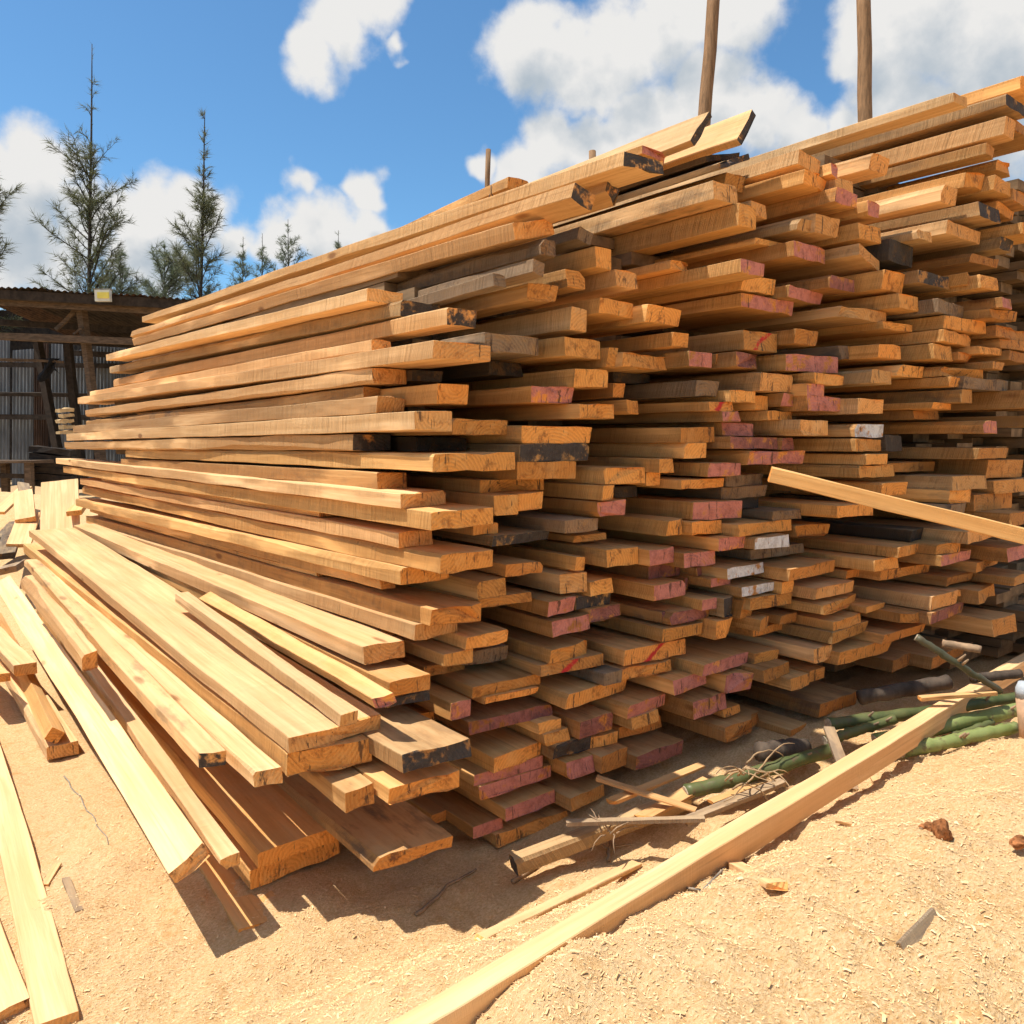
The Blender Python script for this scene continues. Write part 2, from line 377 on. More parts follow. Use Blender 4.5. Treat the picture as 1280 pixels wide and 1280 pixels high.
def board_mesh(L, Wd, T, rnd, segs, rough=1.0, taper=0.0):
    """rough-sawn board: x across, y along (front end at 0), z up; uneven edges, waney corners, ragged front end"""
    b = min(0.0018, T * 0.06); m = max(2, min(5, int(Wd / 0.04)))
    prof = [(b + (Wd - 2 * b) * k / m, 0) for k in range(m + 1)] + [(Wd, b), (Wd, T - b)] + [(Wd - b - (Wd - 2 * b) * k / m, T) for k in range(m + 1)] + [(0, T - b), (0, b)]
    n = len(prof); vs, fs = [], []
    wane = rnd.random() < 0.38; wl = rnd.random() < 0.6; wt = rnd.random() < 0.6; wsz = rnd.uniform(0.2, 0.6) * T
    s1, s2, s3 = rnd.uniform(0, 50), rnd.uniform(0, 50), rnd.uniform(0, 50)
    skx, skz = rnd.uniform(-0.10, 0.10), rnd.uniform(-0.18, 0.18)
    brk = rnd.random(); bx0 = rnd.uniform(0.25, 0.8) * Wd; bdep = rnd.uniform(0.012, 0.045) if brk < 0.22 else 0.0; bside = rnd.choice([-1, 1])
    ts = [0.0, 0.0025 / L, 0.03 / L, 0.10 / L] + [0.10 / L + (1 - 0.10 / L) * ((k + 1) / segs) ** 1.2 for k in range(segs)]
    for i, t in enumerate(ts):
        y = L * t
        bx = 0.010 * rough * noise.noise((y * 0.5, s1, 0)); tw = 0.006 * rough * noise.noise((y * 0.4, s2, 7.0))
        for k, (x, z) in enumerate(prof):
            e = 0.0036 * rough; fz = 0 if z < T / 2 else 5.5; fx = x * 14
            jx = e * (noise.noise((y * 2.2, s2 + (0 if x < Wd / 2 else 9), 1.0)) + 0.5 * noise.noise((y * 9, s3 + (0 if x < Wd / 2 else 9), 1.0)))
            jz = e * (noise.noise((y * 2.6, s3 + fz, fx)) + 0.45 * noise.noise((y * 11, s3 + fz, fx)))
            xx, zz = x, z
            if wane and (x < Wd / 2) == wl and (z > T / 2) == wt:
                wv = max(0.0, wsz * (0.45 + 1.1 * noise.noise((y * 1.1, s1 + 9, 3.0)) + 0.3 * noise.noise((y * 5, s1 + 4, 3.0))))
                if x in (0, Wd): zz += wv * (-1 if wt else 1)
                elif x < b * 1.5 or x > Wd - b * 1.5: xx += wv * 0.8 * (1 if wl else -1)
            yy = y
            if i <= 1:
                yy += skx * (xx - Wd / 2) + skz * (zz - T / 2) + 0.008 * noise.noise((xx * 30 + s1, zz * 50, 2.0)) + (rnd.uniform(0, 0.0035) if i == 0 else 0.002)
                if bdep and (xx - bx0) * bside > 0: yy += bdep * (0.6 + 0.6 * rnd.random()) * min(1, abs(xx - bx0) / 0.02)
            elif i == 2 and bdep and (xx - bx0) * bside > 0: yy += bdep
            if i == 0: xx += (Wd / 2 - xx) * 0.004; zz += (T / 2 - zz) * 0.02
            vs.append((xx + jx + bx, yy, zz + jz + tw * (x / Wd - .5)))
    R_ = len(ts)
    for i in range(R_ - 1):
        for k in range(n):
            k2 = (k + 1) % n
            fs.append((i * n + k, (i + 1) * n + k, (i + 1) * n + k2, i * n + k2))
    fs.append(tuple(range(n)))
    fs.append(tuple((R_ - 1) * n + k for k in range(n))[::-1])
    return vs, fs

def add(xl, yt, yb, xr, code='o', d=None, V=None, far=None, roll=0.0, L=None, yaw=None, bark=0, wmin=0.05, wmax=0.34):
    """front end measured from the photograph: near-left edge, top, bottom and right edge, at depth d (or side plane V)"""
    ym = (yt + yb) / 2
    if V is not None: P = atV(xl, ym, V)
    else: P = at(xl, ym, d if d else env(xl))
    U = P.y
    zt = atU(xl, yt, U).z; zb = atU(xl, yb, U).z
    Wd = max(wmin, min(wmax, atU(xr, ym, U).x - P.x)); T = max(0.020, min(0.075, zt - zb))
    e = dict(V=P.x, U=U, zt=zt, zb=zt - T, W=Wd, T=T, code=code, roll=roll, yaw=yaw, far=None, L=L, px=(xl, xr, yt, yb), bark=bark, dep=(P - CAM).length)
    if far:
        F = atV(far[0], far[1], P.x); e['far'] = (F.y, F.z)     # top-left edge at the far end
    BOARDS.append(e); return e

# --- the long left face of the stack: near end, then the far end of its top edge
UP = dict(wmax=0.24)
add(784, 188, 206, 829, 'D', V=1.67, far=(178, 396), bark=1)
add(722, 229, 250, 748, 'D', V=1.58, far=(166, 414), roll=18)
add(760, 217, 240, 784, 'D', V=1.74, far=(240, 395), roll=18)
add(646, 277, 298, 668, 'y', V=1.50, far=(166, 424), roll=-14, wmin=0.14)
add(671, 270, 290, 684, 'g', V=1.64, far=(260, 405), roll=12)
add(724, 282, 300, 741, 'g', V=1.80, roll=14)
add(677, 297, 318, 695, 'g', V=1.58, far=(240, 430))
add(667, 322, 341, 681, 'g', V=1.54, roll=8, far=(240, 446))
add(616, 342, 358, 630, 'g', V=1.44, far=(230, 462))
add(667, 353, 373, 697, 'b', V=1.62)
add(457, 362, 379, 503, 'y', V=1.25, far=(132, 443))
add(503, 372, 392, 549, 'd', V=1.33, far=(137, 458))
add(560, 384, 405, 595, 'D', V=1.32, far=(142, 474))
add(466, 424, 438, 492, 'y', V=1.25, far=(112, 490))
add(541, 427, 449, 613, 'y', V=1.21, far=(97, 497))
add(466, 458, 477, 474, 'y', V=1.225, far=(107, 513), wmin=0.16)
add(455, 485, 500, 488, 'b', V=1.24, far=(108, 526))
add(469, 495, 516, 505, 'y', V=1.19, far=(92, 533), bark=2)
add(521, 513, 537, 565, 'y', V=1.17, far=(83, 542))
add(441, 543, 563, 490, 'D', V=1.18, far=(81, 553))
add(541, 567, 589, 645, 'o', V=1.20, far=(158, 561))
add(473, 593, 613, 509, 'b', V=1.20, far=(150, 573))
add(499, 616, 636, 567, 'y', V=1.15, far=(69, 573))
add(537, 638, 661, 617, 'o', V=1.165, far=(79, 583))
add(497, 667, 685, 542, 'y', V=1.185, far=(101, 598))
add(550, 694, 717, 619, 'o', V=1.20, far=(102, 608))
add(501, 710, 731, 560, 'o', V=1.175, far=(94, 624))
add(476, 724, 737, 495, 'b', V=1.22, far=(112, 634))
add(545, 764, 785, 609, 'o', V=1.225, far=(108, 645))
add(517, 782, 801, 574, 'y', V=1.20, far=(112, 655))
add(477, 786, 801, 500, 'b', V=1.23, far=(125, 664))
add(453, 810, 831, 504, 'y', V=1.075, far=(92, 656))
add(486, 853, 873, 538, 'o', V=1.085, far=(97, 664))
add(484, 874, 886, 537, 'd', V=1.09, far=(104, 678))
# --- the lower boards spread in front of the left face
add(472, 878, 893, 486, 'p', V=0.985, far=(262, 757), roll=-22, wmin=0.05)
add(426, 897, 916, 445, 'y', V=0.915, far=(246, 762))
add(361, 921, 945, 481, 'y', V=0.775, far=(37, 663), wmax=0.36)
add(362, 948, 977, 500, 'o', V=0.775, far=(29, 680), wmax=0.36)
add(318, 968, 986, 354, 'y', V=0.70, far=(30, 700))
add(252, 945, 964, 283, 'D', V=0.60, far=(32, 702))
add(323, 1063, 1083, 427, 'o', V=0.735, far=(60, 760))
add(310, 1088, 1110, 427, 'o', V=0.73, far=(45, 760))
add(273, 1076, 1092, 288, 'y', V=0.605, far=(36, 735))
add(505, 943, 966, 589, 'd', V=1.00)
add(492, 990, 1010, 580, 'o', V=0.97)
add(431, 992, 1016, 470, 'b', V=0.875)
add(470, 1078, 1095, 564, 'b', V=0.93)
add(103, 819, 839, 114, 'y', V=0.50, far=(36, 735))

def tile(ox, oy, rows):
    for r in rows:
        kw = r[5] if len(r) > 5 else {}
        add(ox + r[0] / 5, oy + r[1] / 5, oy + r[2] / 5, ox + r[3] / 5, r[4], **kw)
K = dict
# --- board ends, column by column
tile(400, 400, [(740, 400, 515, 920, 'o'), (580, 310, 375, 760, 'k', K(d=2.55)), (1065, 235, 330, 1270, 'k', K(d=2.65)),
    (635, 735, 825, 925, 'k', K(d=2.55)), (815, 622, 715, 1195, 'o'), (1015, 1005, 1080, 1420, 'o', K(d=2.5)), (1095, 1100, 1222, 1240, 'o', K(d=2.42))])
tile(400, 640, [(960, 85, 160, 1120, 'o', K(d=2.45)), (1065, 125, 200, 1440, 'd', K(d=2.45)), (985, 440, 545, 1165, 'o'), (1000, 548, 605, 1315, 'o'),
    (915, 780, 865, 1180, 'o'), (775, 870, 960, 965, 'o'), (660, 960, 1035, 915, 'b', K(d=2.5)), (915, 892, 985, 1165, 'g', K(d=2.5)),
    (960, 1095, 1170, 1375, 'o'), (1035, 1168, 1205, 1355, 'o')])
tile(400, 860, [(820, 95, 205, 950, 'p'), (420, 215, 310, 725, 'o', K(d=2.45)), (945, 225, 315, 1455, 'u'), (1075, 420, 522, 1405, 'o'),
    (985, 555, 625, 1390, 'p'), (1005, 625, 705, 1540, 'p'), (1150, 758, 835, 1465, 'p'), (970, 872, 940, 1150, 'p', K(d=2.42)),
    (1125, 935, 1008, 1550, 'b'), (700, 795, 860, 745, 'b', K(d=2.5, wmin=.12))])
tile(620, 160, [(910, 110, 160, 1105, 'p', K(d=2.6, L=3.5)), (620, 740, 870, 725, 'o'), (435, 880, 990, 545, 'b', K(d=2.55)), (755, 880, 985, 880, 'y'),
    (645, 1062, 1155, 1030, 'o'), (460, 1122, 1255, 570, 'y'), (940, 1105, 1205, 1165, 'o'), (1100, 830, 885, 1145, 'b', K(d=2.75, wmin=.12))])
tile(620, 400, [(-60, 80, 195, 265, 'g'), (430, 115, 240, 710, 'o'), (700, 175, 290, 775, 'o', K(d=2.6)), (1100, 75, 160, 1205, 'o'), (800, 210, 305, 1110, 'b'),
    (500, 310, 430, 720, 'o'), (235, 400, 515, 490, 'p'), (520, 505, 602, 760, 'o'), (820, 500, 585, 885, 'o', K(d=2.7)), (720, 310, 375, 970, 'k', K(d=2.8)),
    (730, 395, 480, 795, 'b', K(d=2.7)), (155, 662, 770, 590, 'o'), (150, 778, 885, 580, 'd'), (705, 930, 1030, 945, 'o'), (135, 892, 1000, 485, 'o'),
    (945, 955, 1035, 1025, 'o', K(d=2.7)), (660, 1035, 1125, 740, 'o'), (740, 1045, 1110, 885, 'k', K(d=2.75)), (650, 1140, 1232, 810, 'p'),
    (135, 1088, 1190, 300, 'o', K(d=2.5)), (1020, 870, 955, 1115, 'o')])
tile(620, 640, [(70, 335, 405, 290, 'b'), (425, 65, 145, 645, 'g'), (1075, 55, 150, 1165, 'o'), (490, 150, 192, 685, 'b', K(d=2.65)), (500, 285, 368, 705, 'o'),
    (450, 292, 370, 500, 'o', K(d=2.6, wmin=.1)), (705, 240, 345, 955, 'o'), (958, 240, 335, 1175, 'p'), (955, 345, 420, 1160, 'u', K(d=2.75)), (425, 395, 515, 565, 'y'),
    (580, 440, 525, 730, 'o', K(d=2.6)), (500, 532, 615, 715, 'd', K(d=2.6)), (315, 562, 655, 500, 'p'), (985, 465, 555, 1185, 'p'), (600, 612, 690, 805, 'u', K(d=2.6)),
    (335, 690, 782, 585, 'p'), (1090, 622, 700, 1325, 'u'), (1060, 738, 815, 1365, 'o'), (340, 872, 960, 600, 'o'), (300, 962, 1035, 660, 'r'), (820, 875, 970, 1180, 'r'),
    (820, 998, 1065, 1100, 'o'), (680, 1015, 1090, 815, 'g'), (430, 1148, 1240, 825, 'o')])
tile(620, 860, [(820, 110, 192, 1070, 'p'), (845, 195, 262, 1020, 'o'), (790, 258, 325, 1045, 'b', K(d=2.7)), (520, 222, 330, 735, 'u'), (370, 335, 440, 600, 'd'),
    (605, 322, 395, 765, 'o', K(d=2.6)), (450, 475, 580, 660, 'p'), (660, 432, 535, 865, 'b'), (880, 432, 520, 1170, 'u'), (270, 218, 300, 405, 'o', K(d=2.5)),
    (310, 302, 398, 365, 'o', K(d=2.5, wmin=.1)), (465, 690, 765, 690, 'b'), (510, 750, 805, 820, 'b', K(d=2.62))])
tile(820, 120, [(370, 525, 640, 450, 'y', K(wmin=.12, L=3.0)), (430, 472, 560, 500, 'o', K(d=2.85, wmin=.12)), (905, 330, 425, 945, 'y', K(roll=10, wmin=.12)), (935, 455, 540, 990, 'o', K(wmin=.2, d=2.8)),
    (975, 470, 570, 1110, 'p', K(roll=20, d=2.9)), (515, 665, 800, 570, 'o', K(wmin=.1)), (600, 655, 740, 690, 'y', K(d=2.85)), (900, 762, 830, 990, 'y'),
    (1010, 735, 850, 1140, 'y'), (640, 885, 925, 970, 'o', K(d=2.85)), (860, 892, 990, 1065, 'p'), (530, 1005, 1092, 675, 'p', K(d=2.6)), (540, 1112, 1205, 800, 'o'),
    (540, 1215, 1305, 860, 'p'), (815, 1180, 1265, 1060, 'p', K(d=2.85)), (1090, 1125, 1210, 1240, 'u'),
    (243, 268, 318, 400, 'D', K(roll=-58, d=2.72, L=2.6, wmin=.12, wmax=.125)), (505, 268, 318, 715, 'D', K(roll=-53, d=2.78, L=2.6, wmin=.15, wmax=.155)),
    (372, 425, 466, 650, 'd', K(roll=-22, d=2.75, L=3.2)), (330, 365, 405, 515, 'k', K(roll=-14, d=2.9, L=3.0))])
tile(820, 360, [(210, 395, 485, 350, 'p'), (380, 412, 470, 460, 'b', K(d=2.8)), (490, 402, 490, 690, 'u'), (835, 408, 510, 1115, 'p'), (255, 577, 670, 385, 'g'), (345, 688, 772, 475, 'r'),
    (550, 262, 378, 860, 'r'), (870, 255, 345, 1000, 'o'), (665, 535, 648, 925, 'y'), (470, 645, 735, 620, 'o'), (620, 682, 770, 765, 'o', K(d=2.85)), (790, 658, 735, 890, 'p', K(d=2.85)),
    (950, 592, 670, 1050, 'p'), (955, 685, 785, 1165, 'p'), (1000, 535, 605, 1165, 'o', K(d=2.85)), (700, 742, 820, 855, 'o', K(d=2.85)), (430, 748, 820, 550, 'p'), (920, 812, 910, 1075, 'y'),
    (455, 842, 925, 615, 'p', K(d=2.8)), (470, 932, 1005, 780, 'u'), (785, 942, 1010, 860, 'u', K(d=2.9)), (625, 1022, 1105, 930, 'p'), (150, 872, 965, 375, 'o'), (180, 972, 1065, 315, 'o'),
    (335, 1108, 1195, 525, 'p'), (150, 1200, 1258, 435, 'o'), (440, 1160, 1240, 710, 'g', K(d=2.85))])
tile(820, 600, [(235, 148, 255, 595, 'p'), (180, 452, 545, 365, 'p'), (85, 830, 900, 325, 'u'), (290, 1160, 1235, 620, 'p'), (440, 562, 635, 730, 'w'), (540, 652, 725, 780, 'w'), (785, 645, 720, 865, 'o', K(d=2.85)),
    (610, 742, 815, 840, 'o'), (540, 760, 880, 605, 'o', K(d=2.8)), (1010, 682, 752, 1255, 'y'), (295, 765, 840, 425, 'p'), (425, 742, 860, 530, 'd'), (380, 888, 1000, 500, 'o'), (650, 862, 940, 750, 'o'),
    (770, 850, 908, 885, 'b', K(d=2.9)), (610, 930, 982, 825, 'b', K(d=2.9)), (1025, 800, 870, 1305, 'o'), (1110, 882, 945, 1300, 'o'), (1085, 960, 1035, 1340, 'o'),
    (520, 270, 350, 900, 'o'), (940, 292, 362, 1090, 'o', K(d=2.95)), (630, 367, 437, 825, 'w'), (735, 210, 275, 905, 'g', K(d=2.9)), (395, 367, 455, 585, 'p'), (215, 268, 350, 520, 'o'),
    (600, 442, 500, 915, 'g', K(d=2.9)), (250, 552, 600, 430, 'u', K(d=2.8)), (180, 622, 690, 295, 'u', K(d=2.8)), (340, 622, 690, 475, 'p', K(d=2.75)), (820, 560, 632, 1160, 'b'),
    (1150, 168, 238, 1345, 'o'), (420, 45, 120, 685, 'g', K(d=2.85)), (430, 122, 190, 640, 'k', K(d=2.9)), (1185, 570, 625, 1415, 'b', K(d=3.05))])
tile(820, 800, [(105, 250, 338, 325, 'p'), (485, 240, 345, 670, 'p'), (225, 405, 515, 435, 'p'), (430, 420, 475, 530, 'o', K(d=2.8)), (430, 558, 640, 695, 'b'), (840, 565, 615, 945, 'b'),
    (1025, 405, 490, 1250, 'b'), (850, 228, 305, 965, 'o'), (960, 195, 265, 1045, 'o', K(d=2.95)), (670, 205, 285, 840, 'o'), (620, 92, 155, 750, 'o', K(d=2.85)), (990, 62, 147, 1160, 'y'),
    (1165, 60, 150, 1465, 'o')])
tile(1024, 80, [(850, 170, 232, 910, 'y', K(wmin=.1)), (1330, 50, 130, 1450, 'o'), (1170, 182, 258, 1300, 'd'), (1160, 322, 432, 1200, 'y', K(wmin=.1)), (325, 552, 650, 372, 'y', K(wmin=.12)),
    (1040, 490, 560, 1100, 'b', K(d=3.15)), (1120, 590, 655, 1215, 'o', K(d=3.25)), (1095, 692, 780, 1330, 'o'), (960, 662, 755, 1085, 'o'), (790, 745, 850, 870, 'y'), (1000, 850, 940, 1140, 'd'),
    (800, 972, 1055, 1010, 'y'), (625, 1030, 1092, 705, 'y'), (1135, 1075, 1150, 1215, 'd', K(d=3.2)), (955, 1178, 1232, 1105, 'b', K(d=3.15)), (300, 850, 935, 385, 'p'), (110, 702, 770, 210, 'y', K(d=2.9)),
    (110, 772, 860, 230, 'p', K(d=2.85)), (75, 610, 690, 120, 'p', K(roll=10)), (1095, 862, 920, 1235, 'o', K(d=3.2)), (255, 988, 1085, 385, 'o'), (250, 1120, 1195, 395, 'y', K(roll=14)),
    (430, 1090, 1225, 600, 'k', K(d=3.0)), (1290, 990, 1060, 1400, 'o', K(d=3.15)), (1200, 775, 850, 1330, 'b', K(d=3.2)), (1210, 330, 400, 1400, 'b', K(d=3.2))])
tile(1024, 320, [(400, 85, 200, 555, 'o'), (630, 87, 162, 880, 'd'), (1020, 115, 195, 1110, 'o'), (925, 102, 175, 1020, 'o', K(d=3.1)), (505, 232, 320, 640, 'o'), (725, 262, 350, 955, 'g'), (800, 352, 440, 1030, 'o'),
    (185, 325, 412, 415, 'y'), (440, 388, 470, 580, 'o', K(d=3.0)), (755, 438, 542, 975, 'o'), (1140, 258, 325, 1210, 'p'), (1125, 325, 392, 1245, 'o'), (380, 547, 630, 510, 'o'), (720, 547, 640, 855, 'o'),
    (1010, 538, 612, 1140, 'o', K(d=3.15)), (1080, 642, 712, 1165, 'b', K(d=3.15)), (135, 555, 642, 360, 'g', K(d=3.0)), (330, 708, 790, 520, 'y'), (500, 688, 765, 680, 'o', K(d=3.0)), (830, 662, 735, 1030, 'o'),
    (820, 738, 802, 935, 'o'), (935, 757, 825, 1195, 'g'), (880, 832, 912, 970, 'o'), (250, 892, 980, 402, 'y'), (1330, 840, 950, 1480, 'b'), (715, 922, 968, 830, 'o', K(d=3.05)),
    (1040, 1032, 1105, 1110, 'p'), (235, 1052, 1130, 405, 'w'), (220, 1147, 1220, 400, 'o'), (415, 1122, 1220, 520, 'k', K(d=3.05)), (980, 1202, 1268, 1260, 'b'), (860, 590, 660, 980, 'b', K(d=3.1)),
    (1130, 430, 500, 1330, 'b', K(d=3.2)), (1150, 515, 580, 1330, 'b', K(d=3.25)), (600, 950, 1010, 740, 'b', K(d=3.15)), (1180, 590, 650, 1330, 'b', K(d=3.25)), (1300, 1000, 1065, 1400, 'b', K(d=3.2))])
tile(1024, 560, [(300, 40, 105, 435, 'o'), (270, 112, 185, 455, 'o'), (850, 182, 265, 1035, 'y'), (835, 272, 355, 960, 'o'), (820, 352, 415, 925, 'g'), (1190, 392, 480, 1330, 'o'), (905, 527, 607, 1165, 'y'),
    (400, 222, 300, 535, 'o'), (750, 592, 660, 880, 'o'), (745, 662, 732, 960, 'p'), (480, 632, 702, 740, 'o'), (350, 702, 772, 490, 'o'), (705, 932, 1018, 980, 'y'), (865, 890, 930, 985, 'o', K(d=3.15)),
    (990, 902, 982, 1145, 'b', K(d=3.15)), (680, 1027, 1100, 945, 'u'), (570, 1022, 1092, 665, 'o'), (1100, 1082, 1180, 1220, 'b'), (1170, 632, 710, 1330, 'p', K(d=3.2)), (810, 802, 860, 980, 'b', K(d=3.15)),
    (410, 772, 832, 710, 'b', K(d=3.05)), (570, 520, 590, 600, 'k', K(d=3.1, wmin=.12)), (400, 1172, 1245, 710, 'b', K(d=3.0)), (1205, 810, 862, 1330, 'b', K(d=3.2)), (285, 987, 1050, 410, 'o', K(d=3.0)),
    (450, 95, 155, 770, 'b', K(d=3.1)), (1060, 80, 190, 1330, 'b', K(d=3.25)), (1120, 215, 300, 1330, 'b', K(d=3.25)), (980, 295, 450, 1200, 'b', K(d=3.2)), (960, 720, 785, 1330, 'b', K(d=3.25))])
tile(1024, 800, [(450, 130, 200, 645, 'b', K(d=3.05)), (690, 110, 185, 990, 'b', K(d=3.1))])

# keep boards that cross each other apart: small lifts, slimmer sections
def relax(it=40):
    for _ in range(it):
        for i in range(len(BOARDS)):
            a = BOARDS[i]
            if a['roll']: continue
            for j in range(i + 1, len(BOARDS)):
                b = BOARDS[j]
                if b['roll']: continue
                ov = min(a['V'] + a['W'], b['V'] + b['W']) - max(a['V'], b['V'])
                if ov <= 0.003: continue
                oz = min(a['zt'], b['zt']) - max(a['zb'], b['zb'])
                if oz <= 0.0005: continue
                up, dn = (a, b) if a['zt'] + a['zb'] > b['zt'] + b['zb'] else (b, a)
                if oz < 0.62 * min(a['T'], b['T']):
                    s = oz * 0.13 + 0.0002
                    up['zb'] += s; dn['zt'] -= s; up['zt'] += s * 0.5; dn['zb'] -= s * 0.5
                    for e in (up, dn):
                        e['T'] = e['zt'] - e['zb']
                        if e['T'] < 0.022:
                            if e is up: e['zt'] = e['zb'] + 0.022
                            else: e['zb'] = e['zt'] - 0.022
                            e['T'] = 0.022
                else:
                    l, r = (a, b) if a['V'] < b['V'] else (b, a)
                    if ov < 0.75 * l['W']: l['W'] = max(0.04, l['W'] - ov - 0.002)
for e in BOARDS:
    if not e['roll']: e['zt'] += 0.03 * e['T']; e['zb'] -= 0.03 * e['T']; e['T'] = e['zt'] - e['zb']
relax()
ORD = ['lowest', 'second', 'third', 'fourth', 'fifth', 'sixth', 'seventh', 'eighth', 'ninth', 'tenth', 'eleventh', 'twelfth', 'thirteenth', 'fourteenth',
       'fifteenth', 'sixteenth', 'seventeenth', 'eighteenth', 'nineteenth', 'twentieth', 'twenty-first', 'twenty-second', 'twenty-third', 'twenty-fourth',
       'twenty-fifth', 'twenty-sixth', 'twenty-seventh', 'twenty-eighth', 'twenty-ninth', 'thirtieth'] + ['number %d' % k for k in range(31, 80)]
def fill_left():
    out = []
    L_ = [e for e in BOARDS[:34] if e['far'] and not e['roll'] and e['V'] < 1.6]
    def zt(e, U): return e['zt'] + (e['far'][1] - e['zt']) * (U - e['U']) / (e['far'][0] - e['U'])
    L_.sort(key=lambda e: -zt(e, 4.0))
    for a, b in zip(L_, L_[1:]):
        if a['V'] > 1.45: continue
        U0, U1 = 2.75, min(a['far'][0], b['far'][0]) - 0.15
        top0, top1 = zt(a, U0) - a['T'] - 0.002, zt(a, U1) - a['T'] - 0.002
        g0, g1 = top0 - zt(b, U0) - 0.002, top1 - zt(b, U1) - 0.002
        gmin = min(g0, g1)
        if gmin < 0.010: continue
        n = 1 if gmin < 0.062 else 2
        for k in range(n):
            T = gmin / n
            e = dict(V=max(a['V'], b['V']) + random.uniform(0.008, 0.03), U=U0 - random.uniform(0.0, 0.35), zt=top0 - k * T, W=0.14, T=T - 0.002, code=random.choice('oyyob'), roll=0.0, yaw=None,
                     far=(U1 - random.uniform(0, 0.5), top1 - k * T), L=None, px=(0, 0, 0, 0), bark=0, dep=3.0, fillof=(a, n, k))
            out.append(e)
    return out
FILL = fill_left()
NL = 48                                          # the first NL entries carry a visible long side
for i, e in enumerate(BOARDS): e['i'] = i
def column(e):
    x = e['px'][0]
    return max(0, min(11, int((x - 530) // 68)))
cols = {}
for e in BOARDS[NL:]: cols.setdefault(column(e), []).append(e)
for c, l in cols.items():
    l.sort(key=lambda e: -(e['px'][2] + e['px'][3]))
    for k, e in enumerate(l): e['rank'] = k; e['n'] = len(l)
COLN = ['nearest the left corner', 'second from the left corner', 'third from the left corner', 'fourth from the left corner', 'fifth from the left corner', 'sixth from the left corner',
        'sixth from the right edge', 'fifth from the right edge', 'fourth from the right edge', 'third from the right edge', 'second from the right edge', 'at the right edge']
PALNAME = {'o': 'Tan', 'y': 'Pale sunlit-toned', 'p': 'Pink-ended', 'w': 'White-ended', 'g': 'Weathered grey-brown', 'd': 'Dark-ended', 'D': 'Dark-ended pale', 'r': 'Red-marked', 'u': 'Purple-brown', 'b': 'Dull brown', 'k': 'Near-black'}
def label(e):
    nm = PALNAME[e['code']]
    if e['i'] < NL:
        if e['i'] < 10: return '%s long board on the sloping stack crest, %s' % (nm, ['topmost of all', 'second', 'third', 'fourth', 'fifth', 'sixth', 'seventh', 'eighth', 'ninth', 'tenth'][e['i']] + (' from the top' if e['i'] else ''))
        if e['i'] < 34: return '%s long board in the sunlit left face, %s below the crest' % (nm, ['first', 'second', 'third', 'fourth', 'fifth', 'sixth', 'seventh', 'eighth', 'ninth', 'tenth', 'eleventh', 'twelfth', 'thirteenth',
            'fourteenth', 'fifteenth', 'sixteenth', 'seventeenth', 'eighteenth', 'nineteenth', 'twentieth', 'twenty-first', 'twenty-second', 'twenty-third', 'twenty-fourth'][e['i'] - 10])
        return LOWLAB[e['i'] - 34]
    c = column(e); k = e['rank']; n = e['n']
    if k <= n // 2: pos = ('lowest board' if k == 0 else '%s board up' % ORD[k])
    else:
        t = n - 1 - k; pos = 'topmost board' if t == 0 else '%s board down' % ORD[t]
    return '%s, %s in the column of ends %s' % (nm, pos, COLN[c])
LOWLAB = ['Square stick with pink end lying slanted on the wide pale plank', 'Pale square-sawn stick lying on top of the wide plank', 'Very wide pale plank on top of the low front pile',
          'Wide plank directly beneath the topmost wide plank of the low pile', 'Saw-ridged narrow board left of the wide planks in low pile', 'Narrow board with dark end, leftmost in the low front pile',
          'Wide plank half in sunlight near the ground, upper of two', 'Wide plank nearest the sawdust, lower of two', 'Narrow ridged board beside the tilted flat plank', 'Short dark-ended plank with sunlit top beside the wide plank ends',
          'Orange plank with speckled end jutting below the dark-ended plank', 'Brown board with broken dark end under the wide planks', 'Broad low plank jutting out alone above the sawdust', 'Short pale board ending midway along the low pile']
TINTV = random.Random(3)
def build_board(e, fill=False):
    rnd = random.Random(1000 + e['i'])
    tint, ec, ea, gr, _ = PAL[e['code']]
    longside = e['i'] < NL or fill
    if e['far']:
        uf, zf = e['far']; L = max(1.5, math.hypot(uf - e['U'], zf - e['zt'])); pit = math.atan2(zf - e['zt'], uf - e['U'])
    else:
        L = e['L'] or rnd.uniform(3.2, 4.0); pit = 0.0
    yaw = e['yaw'] if e['yaw'] is not None else (0 if e['far'] else R(rnd.uniform(-0.35, 0.35)))
    vs, fs = board_mesh(L, e['W'], e['T'], rnd, 26 if longside else 9, 1.25 if longside else 1.0)
    o = meshobj('board', vs, fs, WOOD); endslots(o)
    top = Vector((e['V'], e['U'], e['zt']))
    rot = Matrix.Rotation(-yaw, 4, 'Z') @ Matrix.Rotation(pit, 4, 'X') @ Matrix.Rotation(R(e['roll']), 4, 'Y')
    o.matrix_world = Matrix.Translation(top) @ rot @ Matrix.Translation((0, 0, -e['T']))
    j = rnd.uniform(0.84, 1.10) if rnd.random() < 0.72 else rnd.uniform(0.55, 0.82); w = rnd.uniform(-0.09, 0.04)
    o['tint'] = [tint[0] * j, tint[1] * j * (1 + w), tint[2] * j * (1 + 2 * w)]
    o['endcol'] = list(ec); o['endamt'] = float(ea); o['seed'] = rnd.uniform(0, 40); o['redmark'] = 1.0 if e['code'] == 'r' else 0.0
    o['sawn'] = 1.0; o['grime'] = float(gr) + (rnd.uniform(0.1, 0.45) if rnd.random() < 0.3 else 0.0); o['wid'] = e['W']
    tag(o, None if fill else label(e), 'board', 'boards of the big lumber stack')
    return o
for e in BOARDS: build_board(e)
